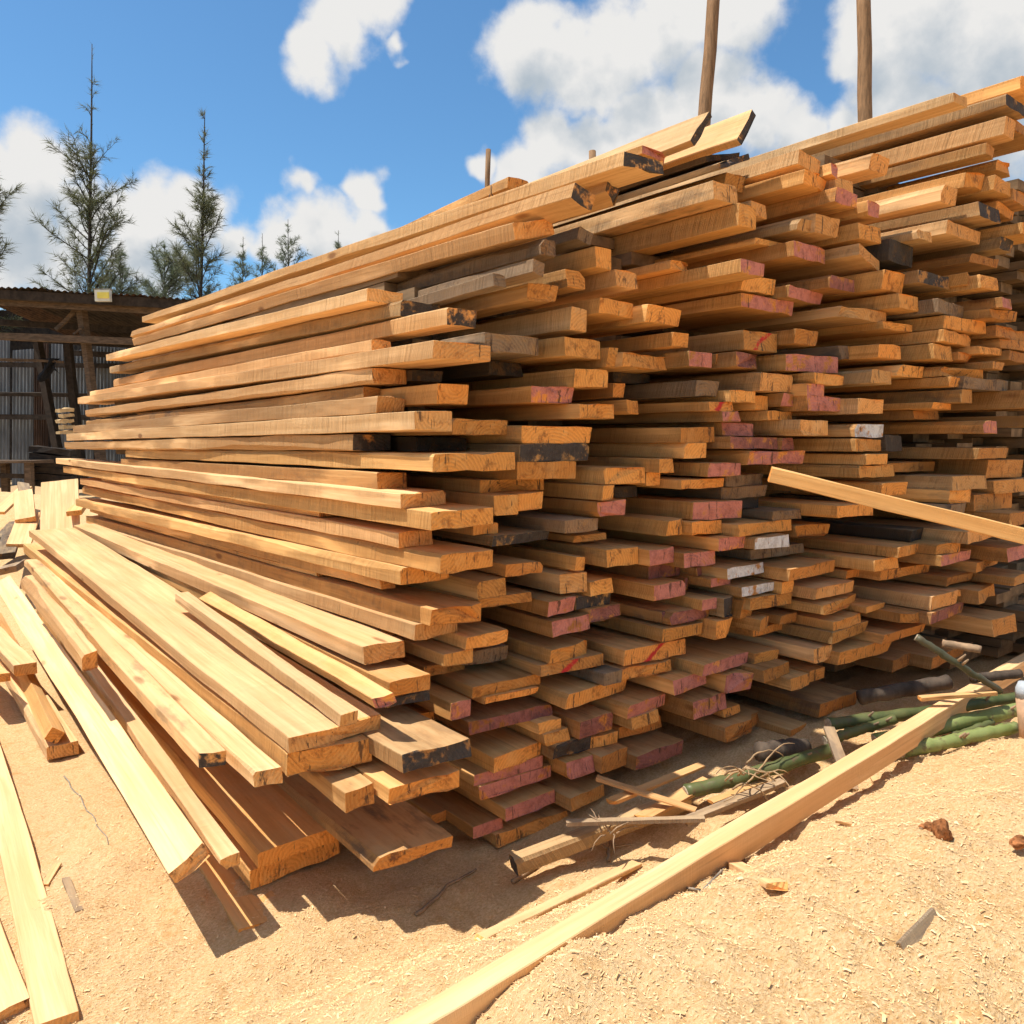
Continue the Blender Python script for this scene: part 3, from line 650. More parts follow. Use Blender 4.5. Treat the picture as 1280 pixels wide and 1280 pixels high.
for q, e in enumerate(FILL):
    e['i'] = 900 + q; o = build_board(e, True); a, n, k = e['fillof']
    w = ['', 'upper '][n == 2 and k == 0] if n == 1 or k == 0 else 'lower '
    tag(o, 'Set-back %sboard in the gap below the long left-face board %s' % (w, label(a).split(', ')[-1]))

def loose(p0, p1, Wd, T, code, label, cat='board', roll=0.0, seed=0, name='loose_board', group=None, right=True, segs=14):
    """board from near top-left corner p0 to far top-left corner p1"""
    rnd = random.Random(5000 + seed); p0, p1 = Vector(p0), Vector(p1); y = (p1 - p0); L = y.length; y.normalize()
    x = y.cross(Vector((0, 0, 1))).normalized(); z = x.cross(y)
    m = Matrix((x, y, z)).transposed().to_4x4()
    vs, fs = board_mesh(L, Wd, T, rnd, segs)
    o = meshobj(name, vs, fs, WOOD); endslots(o)
    o.matrix_world = Matrix.Translation(p0) @ m @ Matrix.Rotation(R(roll), 4, 'Y') @ Matrix.Translation((0, 0, -T))
    tint, ec, ea, gr, _ = PAL[code]; j = rnd.uniform(0.92, 1.08)
    o['tint'] = [c * j for c in tint]; o['endcol'] = list(ec); o['endamt'] = float(ea); o['seed'] = rnd.uniform(0, 40); o['redmark'] = 0.0; o['grime'] = gr; o['wid'] = Wd; o['sawn'] = 0.12 if seed in (1, 2, 4, 9, 10) else 0.7
    tag(o, label, cat, group); return o

# ------------------------------------------------------------------ boards buried in the stack (seen only as dark backs of the gaps)
def buried():
    rnd = random.Random(11); vs, fs = [], []
    def box(x0, x1, y0, y1, z0, z1):
        b = len(vs)
        vs.extend([(x0, y0, z0), (x1, y0, z0), (x1, y1, z0), (x0, y1, z0), (x0, y0, z1), (x1, y0, z1), (x1, y1, z1), (x0, y1, z1)])
        fs.extend([tuple(b + k for k in f) for f in ((0, 3, 2, 1), (4, 5, 6, 7), (0, 1, 5, 4), (1, 2, 6, 5), (2, 3, 7, 6), (3, 0, 4, 7))])
    V = 1.36
    while V < 6.2:
        w = rnd.uniform(0.14, 0.20)
        near = [e for e in BOARDS if e['V'] < V + w and e['V'] + e['W'] > V - 0.15 and not e['roll']] or [e for e in BOARDS if e['V'] > 3.0]
        ztop = max(e['zt'] for e in near) - 0.16
        if V > 3.1: ztop = max(e['zt'] for e in BOARDS if e['V'] > 2.6) - 0.26
        z = gz(V, us(V) + 0.3, False) + 0.03
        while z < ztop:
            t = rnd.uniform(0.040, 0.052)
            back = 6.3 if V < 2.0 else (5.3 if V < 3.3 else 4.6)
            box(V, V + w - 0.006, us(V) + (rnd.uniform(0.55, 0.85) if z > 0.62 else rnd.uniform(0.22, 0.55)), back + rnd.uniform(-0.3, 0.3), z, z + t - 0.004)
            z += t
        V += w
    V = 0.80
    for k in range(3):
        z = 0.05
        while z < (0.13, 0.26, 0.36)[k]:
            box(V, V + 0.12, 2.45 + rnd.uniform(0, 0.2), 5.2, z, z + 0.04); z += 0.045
        V += 0.125
    o = meshobj('buried_boards', vs, fs, plain('buried_wood', (0.20, 0.125, 0.065), 0.85, 0.35, 3, (6, 1, 6)))  # board colour darkened so the gaps look deeply shaded
    tag(o, 'shadowed boards deep inside the lumber stack behind the visible ends', 'boards', None, 'stuff')
buried()

def G(px, py, h=0.0):
    """the point of the ground seen along a line, lifted by h"""
    r = ray(px, py); t = 0.3
    while t < 40:
        p = CAM + r * t
        if p.z <= gz(p.x, p.y, False): break
        t += 0.01 if t < 5 else 0.05
    return p + Vector((0, 0, h))

# ------------------------------------------------------------------ loose timber
loose(at(440, 1303, 1.12), at(1310, 797, 3.55), 0.046, 0.062, 'y', 'Long squared timber lying across the sawdust in the foreground', name='timber', cat='timber', seed=1, segs=30)
loose(at(1310, 668, 2.50), at(966, 584, 2.66), 0.05, 0.050, 'o', 'Long thin plank slanting down across the board ends at right', seed=2)
loose(at(634, 221, 3.5), at(500, 284, 4.7), 0.11, 0.045, 'b', 'Short plank tilted up above the stack crest with a wire hook', seed=3)
o = loose(at(211, 1094, 1.92), at(-8, 730, 4.9), 0.098, 0.034, 'y', 'Tilted flat plank leaning against the low pile, broad sunlit face', roll=-28, seed=4)
loose(G(59, 952, 0.058), at(-45, 748, 5.6), 0.115, 0.055, 'y', 'Square-ended board lying on the sawdust left of the tilted plank', seed=5)
loose(at(66, 909, 3.25), at(-8, 762, 5.2), 0.055, 0.055, 'o', 'Narrow square stick lying between the square-ended board and tilted plank', roll=35, seed=6)
loose(at(17, 832, 3.75), at(-40, 770, 5.0), 0.095, 0.055, 'y', 'Board end poking in from the left, above the square-ended board', seed=7)
loose(at(-20, 846, 3.6), at(-70, 800, 4.4), 0.10, 0.04, 'o', 'Sliver of board at the left edge below the poking board end', seed=8)
loose(G(44, 1300, 0.028), G(-45, 870, 0.03), 0.085, 0.028, 'y', 'Flat pale plank on the ground in the lower left corner', seed=9, segs=24)
loose(G(-40, 1300, 0.030), G(-140, 900, 0.03), 0.12, 0.028, 'y', 'Flat plank at the extreme lower left beside another ground plank', seed=10, segs=24)
loose(G(297, 1172, 0.014), G(225, 1055, 0.02), 0.13, 0.014, 'o', 'Thin plank half sunk in sawdust under the low pile', seed=11)
loose(G(594, 1174, 0.012), G(790, 1083, 0.02), 0.032, 0.012, 'y', 'Thin split lath on the sawdust beside the long timber', name='lath', cat='lath', seed=12)
loose(at(636, 1067, 2.27), at(850, 985, 2.52), 0.05, 0.045, 'd', 'Bark-edged slab lying along the foot of the stack', name='slab', cat='slab', seed=13)
loose(G(958, 1124, 0.030), G(885, 1078, 0.026), 0.034, 0.012, 'y', 'Small wood scrap right of the timber on sunlit sawdust', name='wood_scrap', cat='scrap', seed=14)
loose(G(1093, 985, 0.012), G(1068, 952, 0.03), 0.045, 0.012, 'y', 'Pale offcut in sun just below the long timber', name='wood_scrap', cat='scrap', seed=15)
loose(G(1058, 992, 0.014), at(1028, 908, 2.55), 0.034, 0.010, 'g', 'Grey lath standing under the long timber beside a pale offcut', name='lath', cat='lath', seed=16)
loose(G(1072, 1036, 0.006), G(1043, 1031, 0.01), 0.012, 0.005, 'b', 'Tiny brown splinter on the sunlit bank', name='splinter', cat='splinter', seed=17, segs=4)
loose(G(1120, 1196, 0.022), G(1164, 1163, 0.040), 0.026, 0.007, 'g', 'Grey bark chip standing up in the sawdust at lower right', name='bark_chip', cat='chip', roll=55, seed=18, segs=5)
loose(G(50, 1112, 0.012), G(64, 1091, 0.018), 0.022, 0.008, 'y', 'Pale wood chip near the lower left ground plank', name='wood_chip', cat='chip', seed=19, segs=4)
loose(G(95, 1146, 0.014), G(78, 1106, 0.02), 0.018, 0.012, 'g', 'Grey wood chip on the sawdust at lower left', name='wood_chip', cat='chip', seed=20, segs=4)
for k, (a, b_, w, c, lab) in enumerate([
    ((748, 968, 2.50), (872, 1008, 2.36), 0.022, 'u', 'Dark stick crossing the laths at the foot of the stack'),
    ((757, 998, 2.42), (872, 952, 2.62), 0.030, 'b', 'Brown lath rising right under the stack, upper of the crossed laths'),
    ((792, 1018, 2.38), (878, 970, 2.55), 0.050, 'b', 'Broad short lath below the crossed stick'),
    ((706, 1024, 2.33), (880, 1019, 2.30), 0.022, 'g', 'Grey bent lath lying level at the foot of the stack'),
    ((850, 1022, 2.32), (974, 972, 2.46), 0.034, 'g', 'Grey lath beside the green stalk near the timber'),
    ((884, 998, 2.40), (950, 972, 2.52), 0.030, 'b', 'Brown lath just behind the grey lath near the timber'),
    ((1146, 869, 2.60), (1240, 862, 2.62), 0.026, 'b', 'Brown lath on top of the green stalks at right')]):
    p0, p1 = at(*a), at(*b_)
    for p in (p0, p1): p.z = max(p.z, gz(p.x, p.y) + 0.012)
    loose(p0, p1, w, 0.012, c, lab, name='lath', cat='lath', seed=30 + k)

# wire hook hanging on the tilted plank
cpt = at(614, 247, 3.45)
hk = [cpt + Vector((0, 0, 0.05))] + [cpt + Vector((0.011 * math.sin(t), 0, 0.016 * math.cos(t))) for t in [k * 0.7 for k in range(9)]]
tag(tubeobj('wire_hook', hk, 0.0025, M['wire'], None, 6), 'Small wire hook hanging from the tilted plank on the crest', 'hook')

# ------------------------------------------------------------------ upright poles behind the stack
def pole(px0, py0, px1, py1, d, wpx, lab):
    a = at(px0, py0, d); b = at(px1, py1, d); t = (b - a); foot = b + t * ((b.z - 0.0) / max(1e-3, (a.z - b.z)))
    foot.z = gz(foot.x, foot.y) - 0.02
    r = wpx * d / 2000
    n = 14; pts = [foot.lerp(a, k / n) + Vector((0.004 * math.sin(k * 1.7), 0.004 * math.cos(k * 2.3), 0)) for k in range(n + 1)]
    o = tubeobj('pole', pts, [r * (1.10 - 0.12 * k / n) for k in range(n + 1)], M['pole'], None, 12)
    tag(o, lab, 'pole', 'poles standing behind the stack')
pole(895, -40, 881, 150, 7.5, 16, 'Tall brown pole above the stack, left of the two tall ones')
pole(1079, -40, 1081, 143, 7.5, 17, 'Tall brown pole above the stack, right of the two tall ones')
pole(611, 187, 609, 235, 8.6, 6.5, 'Thin short pole rising beside the tilted plank')
pole(741, 189, 741, 215, 8.8, 9, 'Short pole stub just showing over the topmost board')

# ------------------------------------------------------------------ green stalks and debris at the foot
def stalk(pts, rpx, mat, lab, nodes=4, seed=0):
    rnd = random.Random(seed)
    P = [at(*p) for p in pts]
    root = empty('green_stalk', P[0]); tag(root, lab, 'stalk', 'green stalks under the stack')
    full = []
    n = 22
    segl = len(P) - 1
    for k in range(n + 1):
        t = k / n * segl; i = min(int(t), segl - 1); full.append(P[i].lerp(P[i + 1], t - i) + Vector((rnd.uniform(-1, 1), rnd.uniform(-1, 1), rnd.uniform(-1, 1))) * 0.0025)
    r0 = rpx * pts[0][2] / 1000; rad = []
    for k in range(n + 1):
        f = 1.0 + (0.14 if nodes and k % max(1, n // nodes) == 0 else 0) - 0.10 * k / n
        rad.append(r0 * f)
    vs, fs = tube([p - P[0] for p in full], rad, 12)
    s_ = meshobj('stem', vs, fs, mat, root, True)
    d = (full[0] - full[1]).normalized()
    vs, fs = tube([d * 0.001, d * 0.004], [rad[0] * 0.86, rad[0] * 0.80], 12); meshobj('cut_end', vs, fs, STUB, root)
    if nodes > 2:
        for k in range(2):
            i = rnd.randrange(4, n - 3); b0 = full[i] - P[0]
            vs, fs = tube([b0, b0 + Vector((rnd.uniform(-.02, .02), -0.03, 0.02 + rnd.uniform(0, .02)))], [0.006, 0.003], 6)
            meshobj('twig_stub', vs, fs, M['stick'], root, True)
stalk([(1128, 939, 2.42), (1270, 909, 2.50)], 8.5, GREEN, 'Bright sunlit green stalk lying foremost on the sawdust', 4, 1)
stalk([(1095, 927, 2.56), (1190, 905, 2.60), (1310, 880, 2.66)], 9.5, GREEN, 'Thick green stalk just behind the bright foremost one', 5, 2)
stalk([(1036, 905, 2.66), (1160, 890, 2.70), (1310, 866, 2.78)], 7.5, GREEN2, 'Long dark green stalk highest of the bundle at right', 5, 3)
stalk([(1032, 926, 2.60), (1120, 898, 2.64)], 6.5, GREEN2, 'Short dark green stalk behind the long timber', 3, 4)
stalk([(858, 991, 2.47), (940, 968, 2.50), (1050, 934, 2.55)], 9, GREEN2, 'Green stalk half hidden under roots, leftmost of the bundle', 4, 5)
stalk([(1146, 797, 2.62), (1200, 832, 2.60), (1250, 864, 2.62)], 4.5, DULL_SHADED, 'Dull, shade-toned green stalk slanting down in front of the board ends', 3, 6)
stalk([(1180, 925, 2.56), (1240, 903, 2.60)], 5, GREEN2, 'Thin green stalk squeezed between the two front stalks', 2, 7)
def log(pts, r, mat, lab, seed):
    rnd = random.Random(seed); P = [at(*p) for p in pts]; n = 10
    Q = [P[0].lerp(P[-1], k / n) + Vector((rnd.uniform(-1, 1), rnd.uniform(-1, 1), rnd.uniform(-1, 1))) * r * 0.08 for k in range(n + 1)]
    tag(tubeobj('log', Q, [r * rnd.uniform(0.9, 1.08) for _ in Q], mat, None, 12), lab, 'log')
log([(950, 940, 2.55), (1006, 934, 2.64)], 0.032, M['bark'], 'Grey-brown stub of log beside the root tangle', 1)
log([(1075, 872, 2.92), (1185, 852, 2.96)], 0.026, M['bark'], 'Dark log in shade above the green stalks', 2)
log([(1178, 804, 2.85), (1226, 812, 2.80)], 0.014, M['stick'], 'Thin brown branch with cut end above the slanting stalk', 3)
log([(1215, 848, 2.75), (1275, 842, 2.78)], 0.016, M['bark'], 'Dark branch behind the upper end of the long timber', 4)
# root tangle
rt = empty('root_tangle', at(900, 975, 2.42)); tag(rt, 'Tangle of dry curling roots at the foot of the stack', 'roots')
rr_ = random.Random(21); base = at(925, 965, 2.42)
for k in range(11):
    a = base + Vector((rr_.uniform(-.09, .09), rr_.uniform(-.03, .03), rr_.uniform(-.03, .02)))
    dirv = Vector((rr_.uniform(-1, 1), rr_.uniform(-.6, .2), rr_.uniform(0.1, 0.9))).normalized(); pts = [a]
    for q in range(9):
        dirv = (dirv + Vector((rr_.uniform(-.5, .5), rr_.uniform(-.3, .3), rr_.uniform(-.62, .22)))).normalized(); nxt = pts[-1] + dirv * 0.020
        nxt.z = max(nxt.z, gz(nxt.x, nxt.y) + 0.004); pts.append(nxt)
    vs, fs = tube([p - rt.location for p in pts], [0.0032 - 0.0002 * q for q in range(len(pts))], 6); meshobj('root', vs, fs, M['root'], rt, True)
st = empty('roots', at(775, 1060, 2.32)); st.name = 'twig_tuft'; tag(st, 'Tuft of fine broken twigs at the shadow edge before the stack', 'twigs')
b0 = at(762, 1042, 2.30); 
for k in range(8):
    pts = [b0 + Vector((rr_.uniform(-.02, .02), rr_.uniform(-.02, .02), 0))]; dirv = Vector((rr_.uniform(-1, 1), rr_.uniform(-1, .3), rr_.uniform(-.1, .6))).normalized()
    for q in range(4): pts.append(pts[-1] + dirv * rr_.uniform(.012, .03)); dirv = (dirv + Vector((rr_.uniform(-.4, .4), rr_.uniform(-.4, .4), rr_.uniform(-.5, .2)))).normalized()
    for p in pts: p.z = max(p.z, gz(p.x, p.y) + 0.003)
    vs, fs = tube([p - st.location for p in pts], [0.0028, 0.0025, 0.002, 0.0015, 0.001], 5); meshobj('twig', vs, fs, M['stick'], st, True)
def twig(pix, r, lab, mat='stick', h=0.006, nm='twig'):
    P = [G(x, y, h) for x, y in pix]; Q = []
    for a, b in zip(P, P[1:]):
        for k in range(6): Q.append(a.lerp(b, k / 6))
    Q.append(P[-1]); Q = [Vector((p.x + 0.004 * math.sin(i * 1.9), p.y, max(p.z, gz(p.x, p.y) + r * 0.8))) for i, p in enumerate(Q)]
    tag(tubeobj(nm, Q, [r * (1 - 0.5 * i / len(Q)) for i in range(len(Q))], M[mat], None, 6), lab, 'twig')
twig([(853, 1113), (905, 1075), (943, 1050), (1013, 1010)], 0.004, 'Long thin twig lying right of the timber')
twig([(820, 1112), (880, 1116), (940, 1050)], 0.0035, 'Grey twig beside the small wood scrap', 'greystick')
twig([(80, 972), (110, 1015), (137, 1058)], 0.0025, 'Hair-thin twig on the sawdust left of the tilted plank shadow', 'greystick')
twig([(520, 1148), (560, 1112), (596, 1090)], 0.006, 'Brown twig in the stack shadow near the corner')
twig([(640, 1105), (690, 1078), (725, 1062)], 0.007, 'Crooked brown twig in shadow below the bark-edged slab')
twig([(760, 1078), (763, 1050)], 0.007, 'Short peg of wood at the shadow edge')
twig([(735, 1052), (760, 1062), (790, 1058)], 0.003, 'Pale curled twig on the sunlit edge by the peg', 'root')
twig([(1196, 935), (1200, 915), (1204, 895)], 0.004, 'Thin dry stem leaning on the bright green stalk', 'root', 0.03)
twig([(1185, 1042), (1150, 1040)], 0.003, 'Dark splinter beside the red bark', 'stick')
# red bark fragment
bk = G(1178, 1048, 0.0); bm = bmesh.new(); bmesh.ops.create_icosphere(bm, subdivisions=3, radius=0.020)
for v in bm.verts:
    f = 1 + 0.5 * noise.noise(v.co * 60) + 0.3 * noise.noise(v.co * 140); v.co = Vector((v.co.x * 0.55 * f, v.co.y * 0.8 * f, v.co.z * 1.25 * f))
me = bpy.data.meshes.new('bark_fragment'); bm.to_mesh(me); bm.free()
o = link('bark_fragment', me, plain('red_bark', (0.30, 0.115, 0.04), 0.9, 0.5, 60, (1, 1, 1), 0.004)); o.location = bk + Vector((0, 0, 0.012)); tag(o, 'Red-brown bark fragment stuck in the sunlit sawdust bank', 'bark')
for q, (bx_, by_) in enumerate([(1160, 1037), (1272, 1055)]):
    o2 = o.copy(); COL.objects.link(o2); o2.location = G(bx_, by_, 0.004); o2.scale = (1.1, 0.8, 0.45); o2.rotation_euler = (0, 0, q + 1)
    tag(o2, ['Low crumb of red-brown bark left of the standing fragment', 'Red-brown bark crumb near the right edge of the bank'][q], 'bark')
# stake at the right edge
sk = empty('stake', at(1283, 908, 2.45)); tag(sk, 'Tan stake with grey-blue top at the right edge', 'stake')
p0, p1, p2 = at(1284, 930, 2.45) - sk.location, at(1281, 872, 2.45) - sk.location, at(1281, 852, 2.45) - sk.location
vs, fs = tube([p0, p0.lerp(p1, .5), p1], [0.020, 0.022, 0.025], 12); meshobj('shaft', vs, fs, M['tan'], sk, True)
vs, fs = tube([p1, p1.lerp(p2, .6), p2], [0.026, 0.025, 0.017], 12); meshobj('cap', vs, fs, M['greycap'], sk, True)

# ------------------------------------------------------------------ offcut heap behind the left end
rnd = random.Random(8)
HEAPLAB = ['Broad pale offcut leaning upright on the far heap', 'Curved grey slab arching over the far heap', 'Pale slab sloping left on the far heap', 'Dark slab lowest on the far heap', 'Grey slab end at the left edge of the heap',
           'Short pale offcut at the foot of the broad upright one', 'Thin offcut propped against the far end of the stack', 'Brown offcut block beside the stack end', 'Pale slab lying flat in front of the heap', 'Dark wedge offcut at left of heap',
           'Pale slab crossing behind the curved one', 'Brown lath on top of the heap']
HEAP = [((50, 668, 6.7), (52, 603, 7.3), 0.30, 0.03, 'y'), ((36, 668, 6.9), (22, 602, 8.0), 0.10, 0.03, 'g'), ((18, 650, 6.9), (16, 615, 7.6), 0.16, 0.04, 'y'), ((-6, 692, 6.2), (8, 655, 7.0), 0.13, 0.05, 'k'),
        ((-5, 712, 6.0), (20, 696, 6.8), 0.13, 0.05, 'g'), ((62, 690, 6.5), (60, 668, 6.9), 0.20, 0.03, 'y'), ((88, 655, 6.9), (80, 606, 7.4), 0.06, 0.03, 'b'), ((82, 640, 6.8), (92, 628, 7.2), 0.12, 0.04, 'o'),
        ((8, 680, 6.4), (22, 640, 7.2), 0.17, 0.03, 'y'), ((-8, 672, 6.6), (12, 652, 7.4), 0.15, 0.06, 'k'), ((-12, 640, 7.6), (24, 608, 8.2), 0.12, 0.03, 'y'), ((60, 622, 7.6), (88, 604, 8.0), 0.05, 0.03, 'b')]
for k, (a, b_, w, t, c) in enumerate(HEAP):
    loose(at(*a), at(*b_), w, t, c, HEAPLAB[k], name='offcut', cat='offcut', seed=60 + k, roll=rnd.uniform(-12, 12), group='offcuts on the far heap', segs=6)

# ------------------------------------------------------------------ open shed in the background
shed = empty('shed', (at(60, 600, 15).x, at(60, 600, 15).y, 0)); tag(shed, 'Dark open timber shed with rusty sheet roof behind the stack', 'shed')
FW = Vector((math.sin(YAW), math.cos(YAW), 0)); RT = Vector((math.cos(YAW), -math.sin(YAW), 0))
def bar(name, p, q, w, h, mat, parent=shed):
    p, q = Vector(p), Vector(q); y = (q - p); L = y.length; y.normalize()
    x = y.cross(Vector((0, 0, 1)));
    if x.length < 0.1: x = RT.copy()
    x.normalize(); z = x.cross(y); off = parent.location if parent else Vector((0, 0, 0)); vs = []
    for t in (0, 0.33, 0.66, 1):
        for (a, b) in ((-1, -1), (1, -1), (1, 1), (-1, 1)):
            j = 0.012
            vs.append(p + y * L * t + x * (a * w / 2 + random.uniform(-j, j)) + z * (b * h / 2 + random.uniform(-j, j)) - off)
    fs = [(i * 4 + k, i * 4 + (k + 1) % 4, (i + 1) * 4 + (k + 1) % 4, (i + 1) * 4 + k) for i in range(3) for k in range(4)] + [(3, 2, 1, 0), (12, 13, 14, 15)]
    return meshobj(name, vs, fs, mat, parent)
def down(p): return Vector((p.x, p.y, 0))
def corr(name, a, b, c, d, mat, waves, parent=shed):
    """corrugated sheet between the corners a-b (one end) and d-c (other end)"""
    off = parent.location; n = waves * 6; nrm = (b - a).cross(d - a).normalized(); vs = []
    for t in (0, 0.5, 1):
        for k in range(n + 1):
            u = k / n; p = a.lerp(b, u).lerp(d.lerp(c, u), t); vs.append(p + nrm * 0.016 * math.sin(u * waves * 2 * math.pi) - off)
    fs = [(r * (n + 1) + k, r * (n + 1) + k + 1, (r + 1) * (n + 1) + k + 1, (r + 1) * (n + 1) + k) for r in range(2) for k in range(n)]
    return meshobj(name, vs, fs, mat, parent, True)
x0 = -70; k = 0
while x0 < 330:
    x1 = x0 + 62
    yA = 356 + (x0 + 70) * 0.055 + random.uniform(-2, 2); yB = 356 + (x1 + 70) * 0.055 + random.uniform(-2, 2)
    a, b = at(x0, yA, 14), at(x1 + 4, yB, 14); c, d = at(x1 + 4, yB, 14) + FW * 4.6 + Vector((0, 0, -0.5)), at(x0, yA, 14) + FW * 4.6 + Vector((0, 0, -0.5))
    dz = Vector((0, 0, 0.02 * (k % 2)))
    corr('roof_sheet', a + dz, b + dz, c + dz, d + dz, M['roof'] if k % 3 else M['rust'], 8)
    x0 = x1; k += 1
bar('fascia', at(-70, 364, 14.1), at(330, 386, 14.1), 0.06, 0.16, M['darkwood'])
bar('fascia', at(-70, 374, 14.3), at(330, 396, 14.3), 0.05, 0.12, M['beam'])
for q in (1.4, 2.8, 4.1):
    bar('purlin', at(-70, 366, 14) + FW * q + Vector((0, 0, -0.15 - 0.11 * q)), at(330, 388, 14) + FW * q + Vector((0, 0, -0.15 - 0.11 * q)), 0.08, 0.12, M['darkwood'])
bar('tie_beam', at(-70, 418, 14.4), at(300, 432, 14.4), 0.10, 0.13, M['beam'])
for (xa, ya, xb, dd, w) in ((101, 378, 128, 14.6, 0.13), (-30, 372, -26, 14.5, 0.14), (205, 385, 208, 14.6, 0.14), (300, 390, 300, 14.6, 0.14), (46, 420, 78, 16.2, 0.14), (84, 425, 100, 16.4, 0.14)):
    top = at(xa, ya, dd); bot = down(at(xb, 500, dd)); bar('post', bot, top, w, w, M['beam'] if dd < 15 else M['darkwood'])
bar('brace', at(98, 384, 14.6), at(70, 412, 14.6), 0.06, 0.06, M['beam'])
bar('brace', at(92, 418, 14.5), at(103, 410, 14.5), 0.04, 0.04, M['beam'])
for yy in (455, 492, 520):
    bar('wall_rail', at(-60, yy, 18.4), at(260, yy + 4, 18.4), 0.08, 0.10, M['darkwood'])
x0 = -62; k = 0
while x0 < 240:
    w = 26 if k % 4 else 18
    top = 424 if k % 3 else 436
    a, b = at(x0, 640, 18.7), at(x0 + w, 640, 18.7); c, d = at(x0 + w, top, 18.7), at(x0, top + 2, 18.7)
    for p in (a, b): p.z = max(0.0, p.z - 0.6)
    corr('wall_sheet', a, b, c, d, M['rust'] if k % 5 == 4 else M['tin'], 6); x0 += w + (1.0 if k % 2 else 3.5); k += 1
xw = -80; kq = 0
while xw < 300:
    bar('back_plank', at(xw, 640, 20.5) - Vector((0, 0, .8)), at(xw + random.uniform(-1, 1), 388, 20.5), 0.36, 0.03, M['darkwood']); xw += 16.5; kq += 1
# things in and on the shed
lamp = empty('flood_lamp', at(128, 376, 13.9)); tag(lamp, 'Pale floodlight with yellow panel under the shed roof edge', 'lamp')
def boxat(name, c, w, d_, h, mat, parent):
    vs = [c + RT * (a * w / 2) + FW * (b * d_ / 2) + Vector((0, 0, e * h / 2)) - parent.location for e in (-1, 1) for (a, b) in ((-1, -1), (1, -1), (1, 1), (-1, 1))]
    return meshobj(name, vs, [(3, 2, 1, 0), (4, 5, 6, 7), (0, 1, 5, 4), (1, 2, 6, 5), (2, 3, 7, 6), (3, 0, 4, 7)], mat, parent)
boxat('housing', at(129, 370, 13.9), 0.26, 0.08, 0.19, M['paleplastic'], lamp); boxat('panel', at(129, 369, 13.85), 0.20, 0.02, 0.10, M['yellow'], lamp)
boxat('bracket', at(129, 362, 13.95), 0.30, 0.05, 0.025, M['greystick'], lamp)
# black cloth on a line
vs, fs = [], []
for j in range(9):
    for i in range(9):
        u, v = i / 8, j / 8; p = at(50 + 24 * u + 4 * math.sin(v * 4 + u * 3), 448 + 30 * v * (0.75 + 0.25 * math.sin(u * 6)), 15.2) + FW * (0.06 * math.sin(u * 9 + v * 3)); vs.append(p)
fs = [(j * 9 + i, j * 9 + i + 1, (j + 1) * 9 + i + 1, (j + 1) * 9 + i) for j in range(8) for i in range(8)]
o = meshobj('hanging_cloth', vs, fs, M['cloth'], None, True); sd = o.modifiers.new('thickness', 'SOLIDIFY'); sd.thickness = 0.012
tag(o, 'Black cloth hanging inside the shed', 'cloth')
bar('clothes_rail', at(-20, 449, 15.2), at(80, 452, 15.2), 0.04, 0.04, M['beam'])
wb = empty('workbench', down(at(15, 600, 13))); tag(wb, 'Rough workbench standing at the front of the shed', 'bench')
bar('bench_top', at(-40, 577, 13.0), at(54, 577, 13.0), 0.6, 0.05, M['beam'], wb)
for (px, dd) in ((36, 12.8), (-30, 12.8), (36, 13.2), (6, 13.2)): bar('leg', down(at(px, 600, dd)), at(px, 579, dd), 0.10, 0.10, M['beam'], wb)
bar('rail', at(-30, 595, 12.9), at(36, 595, 12.9), 0.05, 0.08, M['darkwood'], wb)
DL = ['lowest', 'second lowest', 'third', 'fourth', 'fifth', 'topmost']
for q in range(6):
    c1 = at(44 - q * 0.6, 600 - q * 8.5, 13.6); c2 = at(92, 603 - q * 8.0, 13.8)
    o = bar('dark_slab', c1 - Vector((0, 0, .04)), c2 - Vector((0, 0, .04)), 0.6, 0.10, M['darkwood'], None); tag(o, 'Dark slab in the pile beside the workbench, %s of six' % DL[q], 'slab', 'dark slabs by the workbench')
for q in range(5):
    o = bar('short_offcut', at(72 + (q % 2) * 4, 541 - q * 7, 14.0), at(90, 540 - q * 7, 14.3), 0.10, 0.06, plain('pale_offcut', (0.6, 0.42, 0.22)), None)
    tag(o, 'Pale short offcut racked inside the shed, %s of five' % ['lowest', 'second', 'third', 'fourth', 'topmost'][q], 'offcut', 'pale offcuts racked in the shed')

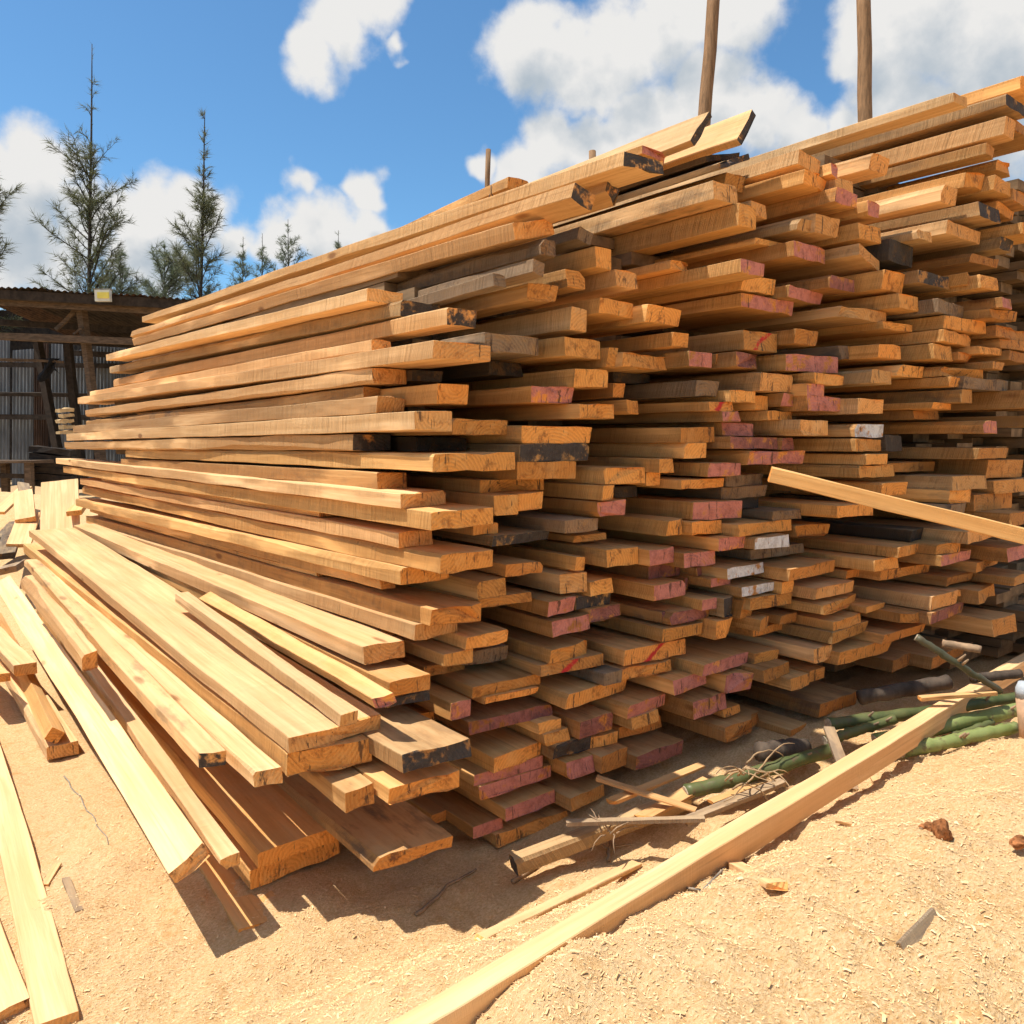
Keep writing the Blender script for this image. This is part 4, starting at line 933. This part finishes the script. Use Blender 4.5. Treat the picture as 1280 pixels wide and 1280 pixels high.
# ------------------------------------------------------------------ casuarina trees
def casuarina(px, ytop, ybase, d, half, lab, seed, nb=70, mat=NEEDLE, lean=0.0, dens=1.0, start=0.3):
    rnd = random.Random(seed)
    T_ = at(px, ytop, d); foot = at(px - lean, 640, d); foot.z = 0
    root = empty('casuarina_tree', foot); tag(root, lab, 'tree', 'casuarina trees behind the yard')
    H = T_.z; n = 20; pts = []
    for k in range(n + 1):
        t = k / n; pts.append((T_ - foot) * t * 1.0 + Vector((0.05 * math.sin(t * 7 + seed), 0.05 * math.cos(t * 5 + seed), 0)) * (1 - t)); pts[-1].z = H * t
    r0 = 0.0055 * H + 0.02
    vs, fs = tube(pts, [r0 * (1 - 0.93 * (k / n)) + 0.004 for k in range(n + 1)], 8); meshobj('trunk', vs, fs, M['trunk'], root, True)
    def trunk(t): i = min(int(t * n), n - 1); return pts[i].lerp(pts[i + 1], t * n - i)
    hw = half * d / 1000
    zb = at(px, ybase, d).z / H
    bv, bf = [], []; nv, nf = [], []
    def seg(a, b, ra, rb):
        v, f = tube([a, b], [ra, rb], 4, False); o = len(bv); bv.extend(v); bf.extend([tuple(o + q for q in ff) for ff in f])
    def needle(a, dr, L, w):
        s = dr.cross(Vector((rnd.uniform(-1, 1), rnd.uniform(-1, 1), rnd.uniform(-1, 1))))
        if s.length < 1e-3: return
        s.normalize(); o = len(nv); nv.extend([a - s * w, a + s * w, a + dr * L + Vector((0, 0, -0.12 * L))]); nf.append((o, o + 1, o + 2))
    for b in range(nb):
        t = start * zb + (1 - start * zb) * (b + rnd.random()) / nb
        rel = max(0.0, (t - zb) / (1 - zb)) if t > zb else 0.0
        prof = (1 - rel) ** 1.15 * (0.55 + 0.45 * min(1, 0.4 + t / max(zb, .01))) if rel > 0 else 0.95
        if rel > 0.42: prof = max(prof * 0.40, 0.05)
        L = hw * prof * rnd.uniform(0.7, 1.7) + 0.06
        if rel > 0.45 and rnd.random() < 0.25 + rel * 0.55: continue
        az = rnd.uniform(0, 2 * math.pi); el = R(rnd.uniform(26, 62)) + rel * 0.35
        dr = Vector((math.cos(az) * math.cos(el), math.sin(az) * math.cos(el), math.sin(el)))
        p = trunk(t); m = max(4, int(L / 0.16)); rr = 0.006 + 0.010 * L
        for q in range(m):
            dr = (dr + Vector((rnd.uniform(-.16, .16), rnd.uniform(-.16, .16), rnd.uniform(-.10, .16)))).normalized(); nx = p + dr * (L / m)
            seg(p, nx, rr * (1 - q / m) + 0.003, rr * (1 - (q + 1) / m) + 0.002)
            if q >= m * 0.15:
                for w in range(int((3 + 3 * rnd.random()) * dens * (1.5 if rel < 0.4 else 0.6))):
                    a = p.lerp(nx, rnd.random())
                    sd = (dr * 0.9 + Vector((rnd.uniform(-1, 1), rnd.uniform(-1, 1), rnd.uniform(-.6, .7)))).normalized(); sl = rnd.uniform(0.10, 0.30) * min(1.0, 0.4 + L)
                    e = a + sd * sl; seg(a, e, 0.004, 0.002)
                    for z in range(int(rnd.uniform(7, 13))):
                        needle(a.lerp(e, rnd.random()), (sd + Vector((rnd.uniform(-.7, .7), rnd.uniform(-.7, .7), rnd.uniform(-.7, .6)))).normalized(), rnd.uniform(0.10, 0.28), rnd.uniform(0.004, 0.009))
            p = nx
    for z in range(16):
        t = rnd.uniform(0.80, 1.0); needle(trunk(min(t, .999)), Vector((rnd.uniform(-.6, .6), rnd.uniform(-.6, .6), rnd.uniform(.3, 1))).normalized(), rnd.uniform(.08, .2), .007)
    cr = meshobj('crown', nv, nf, mat, root); lm = meshobj('limbs', bv, bf, M['trunk'], root)
casuarina(115, 55, 330, 22, 58, 'Tallest feathery casuarina, left, above the shed roof', 1, 105, lean=3, start=0.55, dens=0.75)
casuarina(256, 138, 345, 22, 34, 'Narrow dark casuarina to the right of the tallest one', 2, 90, lean=8, start=0.6, dens=0.9)
casuarina(-42, 150, 320, 20, 66, 'Casuarina at the left edge, only branch tips in view', 3, 70, start=0.55)
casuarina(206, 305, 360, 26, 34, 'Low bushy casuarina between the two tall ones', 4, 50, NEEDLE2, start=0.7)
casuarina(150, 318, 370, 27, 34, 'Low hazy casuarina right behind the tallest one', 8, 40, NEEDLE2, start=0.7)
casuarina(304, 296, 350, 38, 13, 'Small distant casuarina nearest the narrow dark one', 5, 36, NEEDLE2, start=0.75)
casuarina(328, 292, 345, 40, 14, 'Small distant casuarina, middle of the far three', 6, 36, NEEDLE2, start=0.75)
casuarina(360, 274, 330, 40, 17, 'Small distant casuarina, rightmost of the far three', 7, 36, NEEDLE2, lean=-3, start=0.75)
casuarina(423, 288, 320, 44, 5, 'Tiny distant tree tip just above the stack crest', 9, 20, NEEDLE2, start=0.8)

# ------------------------------------------------------------------ loose shavings on the sawdust
def shavings():
    rnd = random.Random(99); vs, fs = [], []
    cnt = 0
    while cnt < 170000:
        px, py = rnd.uniform(-60, 1340), rnd.uniform(700, 1330)
        # spread evenly over the ground area, not the picture
        V, U = rnd.uniform(-0.4, 3.4), rnd.uniform(0.25, 4.0)
        if U > us(V) + 0.7 and V > 0.9: continue
        if U > 2.6 and rnd.random() < 0.5: continue
        cnt += 1
        z = gz(V, U) + rnd.uniform(0.0, 0.003)
        L = rnd.uniform(0.0010, 0.0031) * (2.2 if rnd.random() < 0.05 else 1); w = L * rnd.uniform(0.12, 0.38)
        a = rnd.uniform(0, math.pi); t = rnd.uniform(-0.5, 0.5); c, s_ = math.cos(a), math.sin(a)
        o = len(vs); up = L * 0.5 * abs(math.sin(t)); cu = rnd.uniform(0, 0.35) * L
        vs.extend([(V - c * L - s_ * w, U - s_ * L + c * w, z), (V - c * L + s_ * w, U - s_ * L - c * w, z + w * .4), (V + s_ * w, U - c * w, z + cu + up * .5 + w * .4), (V - s_ * w, U + c * w, z + cu + up * .5),
                   (V + c * L + s_ * w, U + s_ * L - c * w, z + up + w * .4), (V + c * L - s_ * w, U + s_ * L + c * w, z + up)])
        fs.extend([(o, o + 1, o + 2, o + 3), (o + 3, o + 2, o + 4, o + 5)])
    tag(meshobj('shavings', vs, fs, SHAV), 'fine pale wood shavings strewn over the sawdust', 'shavings', None, 'stuff')
shavings()
